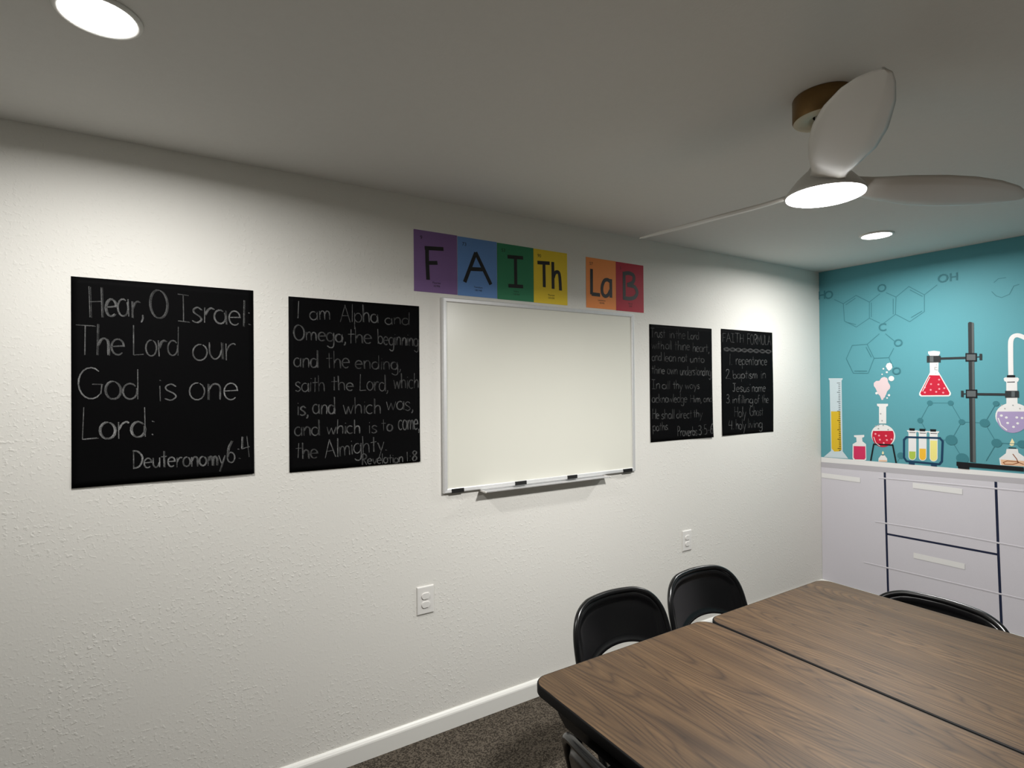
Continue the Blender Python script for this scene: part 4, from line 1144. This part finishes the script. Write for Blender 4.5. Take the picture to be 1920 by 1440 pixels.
# ------------------------------------------------------------------ outlets
def wall_outlet(x, z, label):
    t = thing('wall_outlet', label, 'outlet', (x, 0, z), 0, 'wall outlets under the whiteboard')
    w, h, d = 0.041, 0.063, 0.0065
    m = MB()
    prof = [(0, 0.0005), (0, -0.003), (0.002, -d + .001), (0.0045, -d)]
    vs = []
    for (sx, sz) in ((-1, -1), (1, -1), (1, 1), (-1, 1)):
        for i, y in prof:
            vs.append((sx * (w - i), y, sz * (h - i)))
    n = len(prof)
    fs = [tuple(reversed((k*n+i, k*n+i+1, ((k+1) % 4)*n+i+1, ((k+1) % 4)*n+i))) for k in range(4) for i in range(n-1)]
    fs.append((n-1, 2*n-1, 3*n-1, 4*n-1))
    m.add(vs, fs)
    m.build('cover_plate', M['plastic'], t)
    for s in (1, -1):
        cz = 0.0195 * s
        poly = []
        for k in range(40):
            a = 2 * PI * k / 40
            poly.append((0.0205 * math.cos(a), max(-0.0142, min(0.0142, 0.0178 * math.sin(a)))))
        m = MB()
        N = len(poly)
        lv = [(1.0, -d + .0005), (1.0, -d - .0026), (0.93, -d - .0042)]
        vs = [(px * k, y, cz + pz * k) for k, y in lv for px, pz in poly]
        fs = [(j*N+i, j*N+(i+1) % N, (j+1)*N+(i+1) % N, (j+1)*N+i) for j in range(2) for i in range(N)]
        fs.append(tuple(range(2*N, 3*N)))
        m.add(vs, fs)
        so = m.build('socket', M['plastic'], t)
        m = MB()
        y = -d - .0044
        for (a, b, c, e) in ((-.0075, -.0053, -.001, .0075), (.0053, .0072, 0, .0070)):
            m.add([(a, y, cz + c), (b, y, cz + c), (b, y, cz + e), (a, y, cz + e)], [(0, 1, 2, 3)])
        m.add([(0.0026 * math.cos(2*PI*k/12), y, cz - .0068 + .0026 * math.sin(2*PI*k/12)) for k in range(12)], [tuple(range(12))])
        m.build('slot', M['plastic'], so)
    m = MB(); m.add([(0.0027 * math.cos(2*PI*k/14), -d - .0006, .0027 * math.sin(2*PI*k/14)) for k in range(14)], [tuple(range(14))])
    m.build('screw', M['plastic'], t)
    return t
wall_outlet(0.998, 0.618, 'white duplex outlet low on the wall left of the chairs')
wall_outlet(2.752, 0.618, 'white duplex outlet on the wall behind the two chairs, nearer the mural')

# ------------------------------------------------------------------ wall mural
MX = ROOM_X1
MU1 = -ROOM_Y0            # the mural runs the whole wall
def mpt(u, z, layer):
    return (MX - 0.0022 - 0.00022 * layer, -u, z)
MUR = MB()
MUR.box((MX - 0.002, -MU1 + 0.002, 0.086), (MX - 0.0003, -0.002, CEIL - 0.002))
mural = MUR.build('wall_mural', M['mural_teal'])
tag(mural, 'teal science laboratory wall mural with flasks above printed white cabinets', 'mural')
def mural_part(name, items, layer0, parent=mural, label=None):
    m = MB(); keys = []
    lay = layer0
    for (mat, kind, P, w) in items:
        if mat not in keys:
            keys.append(mat)
        mi = keys.index(mat)
        lay += 0.35
        if kind == 'P':
            m.add([mpt(a, b, lay) for a, b in P], [tuple(range(len(P)))], mi)
        elif kind == 'C':
            (a, b), = P
            m.add([mpt(a + w * math.cos(2*PI*k/32), b + w * math.sin(2*PI*k/32), lay) for k in range(32)], [tuple(range(32))], mi)
        elif kind == 'L':
            L, R = ribbon2d(P, w)
            vs = []
            for a, b in zip(L, R):
                vs += [mpt(a.x, a.y, lay), mpt(b.x, b.y, lay)]
            m.add(vs, [(2*i, 2*i+1, 2*i+3, 2*i+2) for i in range(len(L) - 1)], mi)
        elif kind == 'T':
            (a, b), = P
            ch, h = w
            vs, fs = font_shapes(ch, h * 1.36, bold=0.018)
            m.add([mpt(a + p, b + q, lay) for p, q in vs], fs, mi)
    # every print faces the room (-x)
    o = m.build(name, [M['mural_' + k] for k in keys], parent)
    for p in o.data.polygons:
        if p.normal.x > 0:
            p.flip()
    if label:
        o['label'] = label
    return o
# printed cabinets below the counter: measured on the first 1.2 m, continued the same way
TOPZ = lambda u: 1.023 + 0.018 * min(u, 1.2)
def panel(u0, u1):
    return [(u0, 0.0865), (u1, 0.0865), (u1, TOPZ(u1) - .01), (u0, TOPZ(u0) - .01)]
def cabinet(name, u0, u1, handles, hlines, label):
    o = mural_part(name, [('lilac_panel', 'P', panel(u0, u1), 0)] + [('navyline', 'L', l, .0135) for l in hlines], 0, label=label)
    for (a, b, z0, z1) in handles:
        mural_part('printed_handle', [('grey', 'P', [(a + .003, z0 - .004), (b + .003, z0 - .004), (b + .003, z1 - .004), (a + .003, z1 - .004)], 0), ('white', 'P', [(a, z0), (b, z0), (b, z1), (a, z1)], 0)], 2, parent=o)
    return o
cabinet('printed_cabinet', 0.002, 0.452, [(0.004, 0.283, 0.868, 0.903)], [[(0.446, 1.0), (0.452, 0.55), (0.459, 0.0865)]], 'plain cabinet front beside the corner')
cabinet('printed_cabinet', 0.452, 1.068, [(0.618, 0.892, 0.878, 0.914), (0.617, 0.900, 0.405, 0.441)], [[(0.455, 0.531), (1.062, 0.540)], [(1.060, 1.0), (1.068, 0.55), (1.079, 0.0865)]], 'cabinet front of two drawers')
cabinet('printed_cabinet', 1.068, 1.69, [(1.23, 1.505, 0.878, 0.914)], [[(1.69, 1.0), (1.69, 0.0865)]], 'cabinet front right of the drawers')
cabinet('printed_cabinet', 1.69, MU1 - .004, [(1.85, 2.13, 0.878, 0.914), (2.45, 2.73, 0.878, 0.914)], [[(2.30, 1.0), (2.30, 0.0865)]], 'cabinet front at the far end')
ct = MURAL_ART['printed_countertop']
end = lambda z: (MU1 - .004, z)
(w4, g4) = ct[0][2], ct[1][2]
mural_part('printed_countertop', [('white', 'P', [(0.0025, w4[0][1]), w4[1], end(w4[1][1]), end(w4[2][1]), w4[2], (0.0025, w4[3][1])], 0),
                                   ('grey', 'P', [(0.0025, g4[0][1]), g4[1], end(g4[1][1]), end(g4[2][1]), g4[2], (0.0025, g4[3][1])], 0)], 2)
ORDER = ['ball_molecule_print_far', 'faint_ring_print', 'ring_molecule_print', 'ball_molecule_print', 'printed_graduated_cylinder', 'printed_bottle', 'printed_round_flask',
         'printed_tripod', 'printed_spirit_burner', 'printed_bubbles', 'printed_test_tubegreen', 'printed_test_tubeamber', 'printed_test_tubestraw',
         'printed_test_tube_rack', 'printed_conical_flask', 'printed_boiling_flask', 'printed_glass_tube', 'printed_alcohol_burner', 'printed_ring_stand']
LBL = {'printed_test_tubegreen': 'tube of green liquid', 'printed_test_tubeamber': 'tube of amber liquid', 'printed_test_tubestraw': 'tube of pale yellow liquid'}
for k in ORDER:
    items = [it for it in MURAL_ART[k]]
    nm = k
    if k.startswith('printed_test_tube') and k != 'printed_test_tube_rack':
        nm = 'printed_test_tube'
    nm = nm.replace('_far', '')
    base = 3 if 'molecule' not in k and 'faint' not in k else 1
    if k == 'printed_test_tube_rack': base = 7
    if k in ('printed_ring_stand', 'printed_tripod'): base = 8
    if k == 'printed_glass_tube': items = [(a, b, [(p.x, p.y) for p in catmull([Vector((q[0], q[1], 0)) for q in c], 6)], d) for a, b, c, d in items]
    mural_part(nm, items, base, label=LBL.get(k))
# faint creases where the fabric sagged
for pts in ([(0.380, 0.604), (0.62, 0.611), (0.855, 0.614), (1.19, 0.612)], [(0.407, 0.919), (0.80, 0.934), (1.19, 0.945)], [(0.302, 0.293), (0.75, 0.300), (1.183, 0.307)]):
    m = MB(); vs = []
    for (u, z) in pts:
        a = mpt(u, z - .006, 5); b = mpt(u, z + .0025, 5)
        vs += [a, (b[0] - .0011, b[1], z + .001), (b[0], b[1], z + .004)]
    m.add(vs, [f for i in range(len(pts) - 1) for f in ((3*i, 3*i+1, 3*i+4, 3*i+3), (3*i+1, 3*i+2, 3*i+5, 3*i+4))])
    m.build('crease', M['mural_lilac_panel'], mural)

# ------------------------------------------------------------------ folding tables
def rounded_rect(x0, x1, y0, y1, r, n=8):
    out = []
    for (cx, cy, a0) in ((x1 - r, y1 - r, 0), (x0 + r, y1 - r, 90), (x0 + r, y0 + r, 180), (x1 - r, y0 + r, 270)):
        for k in range(n + 1):
            a = math.radians(a0 + 90 * k / n)
            out.append((cx + r * math.cos(a), cy + r * math.sin(a)))
    return out
TW, TL, TH = 0.758, 1.829, 0.740
def folding_table(label):
    t = thing('folding_table', label, 'table', (0, 0, 0), 0, 'folding tables pushed together')
    ew = 0.0045
    top = MB()
    inner = rounded_rect(-TW/2 + ew, TW/2 - ew, -TL/2 + ew, TL/2 - ew, 0.046)
    top.prism(inner, TH - 0.024, TH)
    top.build('tabletop', M['wood'], t)
    # black T-moulding, rounded over, all the way round
    m = MB()
    prof = [(ew, -0.0005), (0.0016, -0.0008), (0.0, -0.004), (0.0, -0.026), (0.002, -0.030), (0.010, -0.031), (0.010, -0.020)]
    rings = []
    for d, z in prof:
        rings.append([(x, y, TH + z) for x, y in rounded_rect(-TW/2 + d, TW/2 - d, -TL/2 + d, TL/2 - d, 0.050 - min(d, .01))])
    N = len(rings[0])
    vs = [p for r in rings for p in r]
    m.add(vs, [(i*N+k, (i+1)*N+k, (i+1)*N+(k+1) % N, i*N+(k+1) % N) for i in range(len(rings) - 1) for k in range(N)], 0, True)
    m.build('edge_band', M['black_edge'], t)['label'] = 'black edge band'
    # steel apron rails
    for s in (-1, 1):
        m = MB()
        x = s * (TW/2 - 0.035)
        prof = [(-TL/2 + .10, TH - .031), (TL/2 - .10, TH - .031), (TL/2 - .10, TH - .055), (TL/2 - .135, TH - .078), (-TL/2 + .135, TH - .078), (-TL/2 + .10, TH - .055)]
        n = len(prof)
        vs = [(x + dx, y, z) for dx in (-.013, .013) for y, z in prof]
        m.add(vs, [(i, (i+1) % n, n + (i+1) % n, n + i) for i in range(n)] + [tuple(reversed(range(n))), tuple(range(n, 2*n))])
        m.build('apron_rail', M['black_steel'], t, bevel=0.003)
    for s in (-1, 1):
        y = s * (TL/2 - .138)
        for sx in (-1, 1):
            m = MB()
            x = sx * (TW/2 - .062)
            m.tube(catmull([(x, y - s * .015, TH - .045), (x, y, TH - .12), (x, y + s * .035, 0.35), (x, y + s * .055, 0.012)], 6), 0.0135, 14)
            lg = m.build('leg', M['black_steel'], t)
            m = MB(); m.lathe([(0.0, 0.0), (0.0175, 0.0), (0.0175, 0.022), (0.0150, 0.030)], (x, y + s * .055, 0), 16)
            m.build('foot_cap', M['black_rubber'], lg)
        m = MB(); m.tube([(-TW/2 + .062, y + s * .028, 0.30), (TW/2 - .062, y + s * .028, 0.30)], 0.010, 12)
        m.build('stretcher', M['black_steel'], t)
        m = MB(); m.tube([(0, y + s * .028, 0.30), (0, y - s * .28, TH - .05)], 0.008, 10)
        m.build('brace', M['black_steel'], t)
    return t
T1 = folding_table('walnut laminate folding table nearer the camera, its rounded corner over the carpet')
TY = -1.022 - TL / 2
T1.location = (0.887 + TW/2, TY, 0)
T2 = copy_tree(T1)
T2.location = (1.6515 + TW/2, TY - .004, 0.0)
T2['label'] = 'walnut laminate folding table on the side nearer the teal mural'

# ------------------------------------------------------------------ folding chairs
def chair_y(x, z):
    """fore-and-aft position of the back frame: leaning back, its edges wrapping forward"""
    return -0.185 + (0.745 - z) * 0.27 + 0.05 * (abs(x) / 0.24) ** 2 - 0.012
def folding_chair(label):
    t = thing('folding_chair', label, 'chair', (0, 0, 0), 0, 'black steel folding chairs')
    out = [(0.238, 0.46), (0.2385, 0.52), (0.237, 0.58), (0.2315, 0.635), (0.217, 0.678), (0.190, 0.712), (0.150, 0.733), (0.100, 0.742), (0.0, 0.745)]
    full = out + [(-x, z) for x, z in reversed(out[:-1])]
    path = [(x, chair_y(x, z), z) for x, z in full]
    m = MB(); m.tube(catmull(path, 5), 0.0115, 14)
    m.build('back_frame', M['black_steel'], t)
    # pressed steel back panel
    def ztop(x):
        x = abs(x)
        for (xa, za), (xb, zb) in zip(out, out[1:]):
            if xb <= x <= xa:
                k = (x - xb) / (xa - xb + 1e-9)
                return zb + (za - zb) * k
        return out[0][1]
    NX, NZ = 44, 22
    HWP = 0.229
    fr, bk = [], []
    for i in range(NX + 1):
        x = HWP * math.sin((i / NX * 2 - 1) * PI / 2)
        zt = min(ztop(x), ztop(abs(x) + .009)) - 0.004
        zb = 0.560 - 0.078 * (abs(x) / HWP) ** 2.2
        for j in range(NZ + 1):
            v = j / NZ
            z = zb + (zt - zb) * v
            dx = HWP - abs(x); dz = (zt - z); db = z - zb
            e = min(dx * 1.0, dz * 1.0, db * 1.5 + .012)
            k = max(0.0, min(1.0, (e - .012) / .028)); k = k * k * (3 - 2 * k)
            y = chair_y(x, z) + 0.005 - 0.012 * k
            fr.append((x, y, z)); bk.append((x, y - 0.0025, z))
    n = NZ + 1; N = len(fr); fs = []
    for i in range(NX):
        for j in range(NZ):
            q = (i*n+j, i*n+j+1, (i+1)*n+j+1, (i+1)*n+j)
            fs.append(q); fs.append(tuple(N + k for k in reversed(q)))
    for i in range(NX):
        for j in (0, NZ):
            a, b = i*n+j, (i+1)*n+j
            fs.append((a, b, N+b, N+a) if j == 0 else (a, N+a, N+b, b))
    for j in range(NZ):
        for i in (0, NX):
            a, b = i*n+j, i*n+j+1
            fs.append((a, N+a, N+b, b) if i == 0 else (a, b, N+b, N+a))
    m = MB(); m.add(fr + bk, fs, 0, True)
    m.build('backrest', M['black_steel'], t)
    # seat pan
    m = MB()
    rings = []
    for (k, z) in ((0.96, 0.418), (1.0, 0.424), (1.0, 0.440), (0.97, 0.446), (0.90, 0.444), (0.75, 0.440), (0.4, 0.436)):
        rings.append([(x * k, 0.075 + (y) * k, z) for x, y in rounded_rect(-0.195, 0.195, -0.19, 0.19, 0.07)])
    nn = len(rings[0])
    vs = [p for r in rings for p in r]
    m.add(vs, [(i*nn+k, i*nn+(k+1) % nn, (i+1)*nn+(k+1) % nn, (i+1)*nn+k) for i in range(len(rings)-1) for k in range(nn)], 0, True)
    m.add(rings[-1], [tuple(range(nn))]); m.add(rings[0], [tuple(reversed(range(nn)))])
    m.build('seat', M['black_steel'], t)
    for s in (-1, 1):
        y0 = chair_y(.238, .46)
        m = MB(); m.tube(catmull([(s*.238, y0, .465), (s*.237, y0 + .04, .38), (s*.236, y0 + .20, .10), (s*.236, y0 + .25, .012)], 5), 0.0115, 12)
        lg = m.build('leg', M['black_steel'], t)
        m = MB(); m.lathe([(0.0, 0.0), (0.0155, 0.0), (0.0155, 0.02), (0.0125, 0.028)], (s*.236, y0 + .25, 0), 14)
        m.build('foot_cap', M['black_rubber'], lg)
        m = MB(); m.tube(catmull([(s*.212, 0.12, .415), (s*.213, 0.06, .34), (s*.215, -0.12, .10), (s*.216, -0.18, .012)], 5), 0.0105, 12)
        lg = m.build('leg', M['black_steel'], t)
        m = MB(); m.lathe([(0.0, 0.0), (0.0145, 0.0), (0.0145, 0.02), (0.0115, 0.028)], (s*.216, -0.18, 0), 14)
        m.build('foot_cap', M['black_rubber'], lg)
    m = MB(); m.tube([(-.237, chair_y(.238, .46) + .22, .07), (.237, chair_y(.238, .46) + .22, .07)], 0.0075, 10)
    m.build('stretcher', M['black_steel'], t)
    m = MB(); m.tube([(-.214, -0.09, .14), (.214, -0.09, .14)], 0.0075, 10)
    m.build('stretcher', M['black_steel'], t)
    return t
BACK = 0.197      # how far the top of the back sits behind the chair's centre
C1 = folding_chair('black folding chair at the near table, the left of two against the white wall')
def put(c, x, y, rz, label=None):
    """place a chair so that the top of its backrest stands over (x, y)"""
    c.rotation_euler = (0, 0, rz)
    c.location = (x - BACK * math.sin(rz), y + BACK * math.cos(rz), 0)
    if label:
        c['label'] = label
put(C1, 1.520, -0.655, PI)
C2 = copy_tree(C1); put(C2, 2.026, -0.655, PI, 'black folding chair by the outlet, the right of two against the white wall')
C3 = copy_tree(C1); put(C3, 2.535, -1.425, PI / 2, 'black folding chair before the printed drawers, only its top edge showing')
C4 = copy_tree(C1); put(C4, 0.800, -1.445, -PI / 2, 'black folding chair at the bottom edge, tucked under the near table')
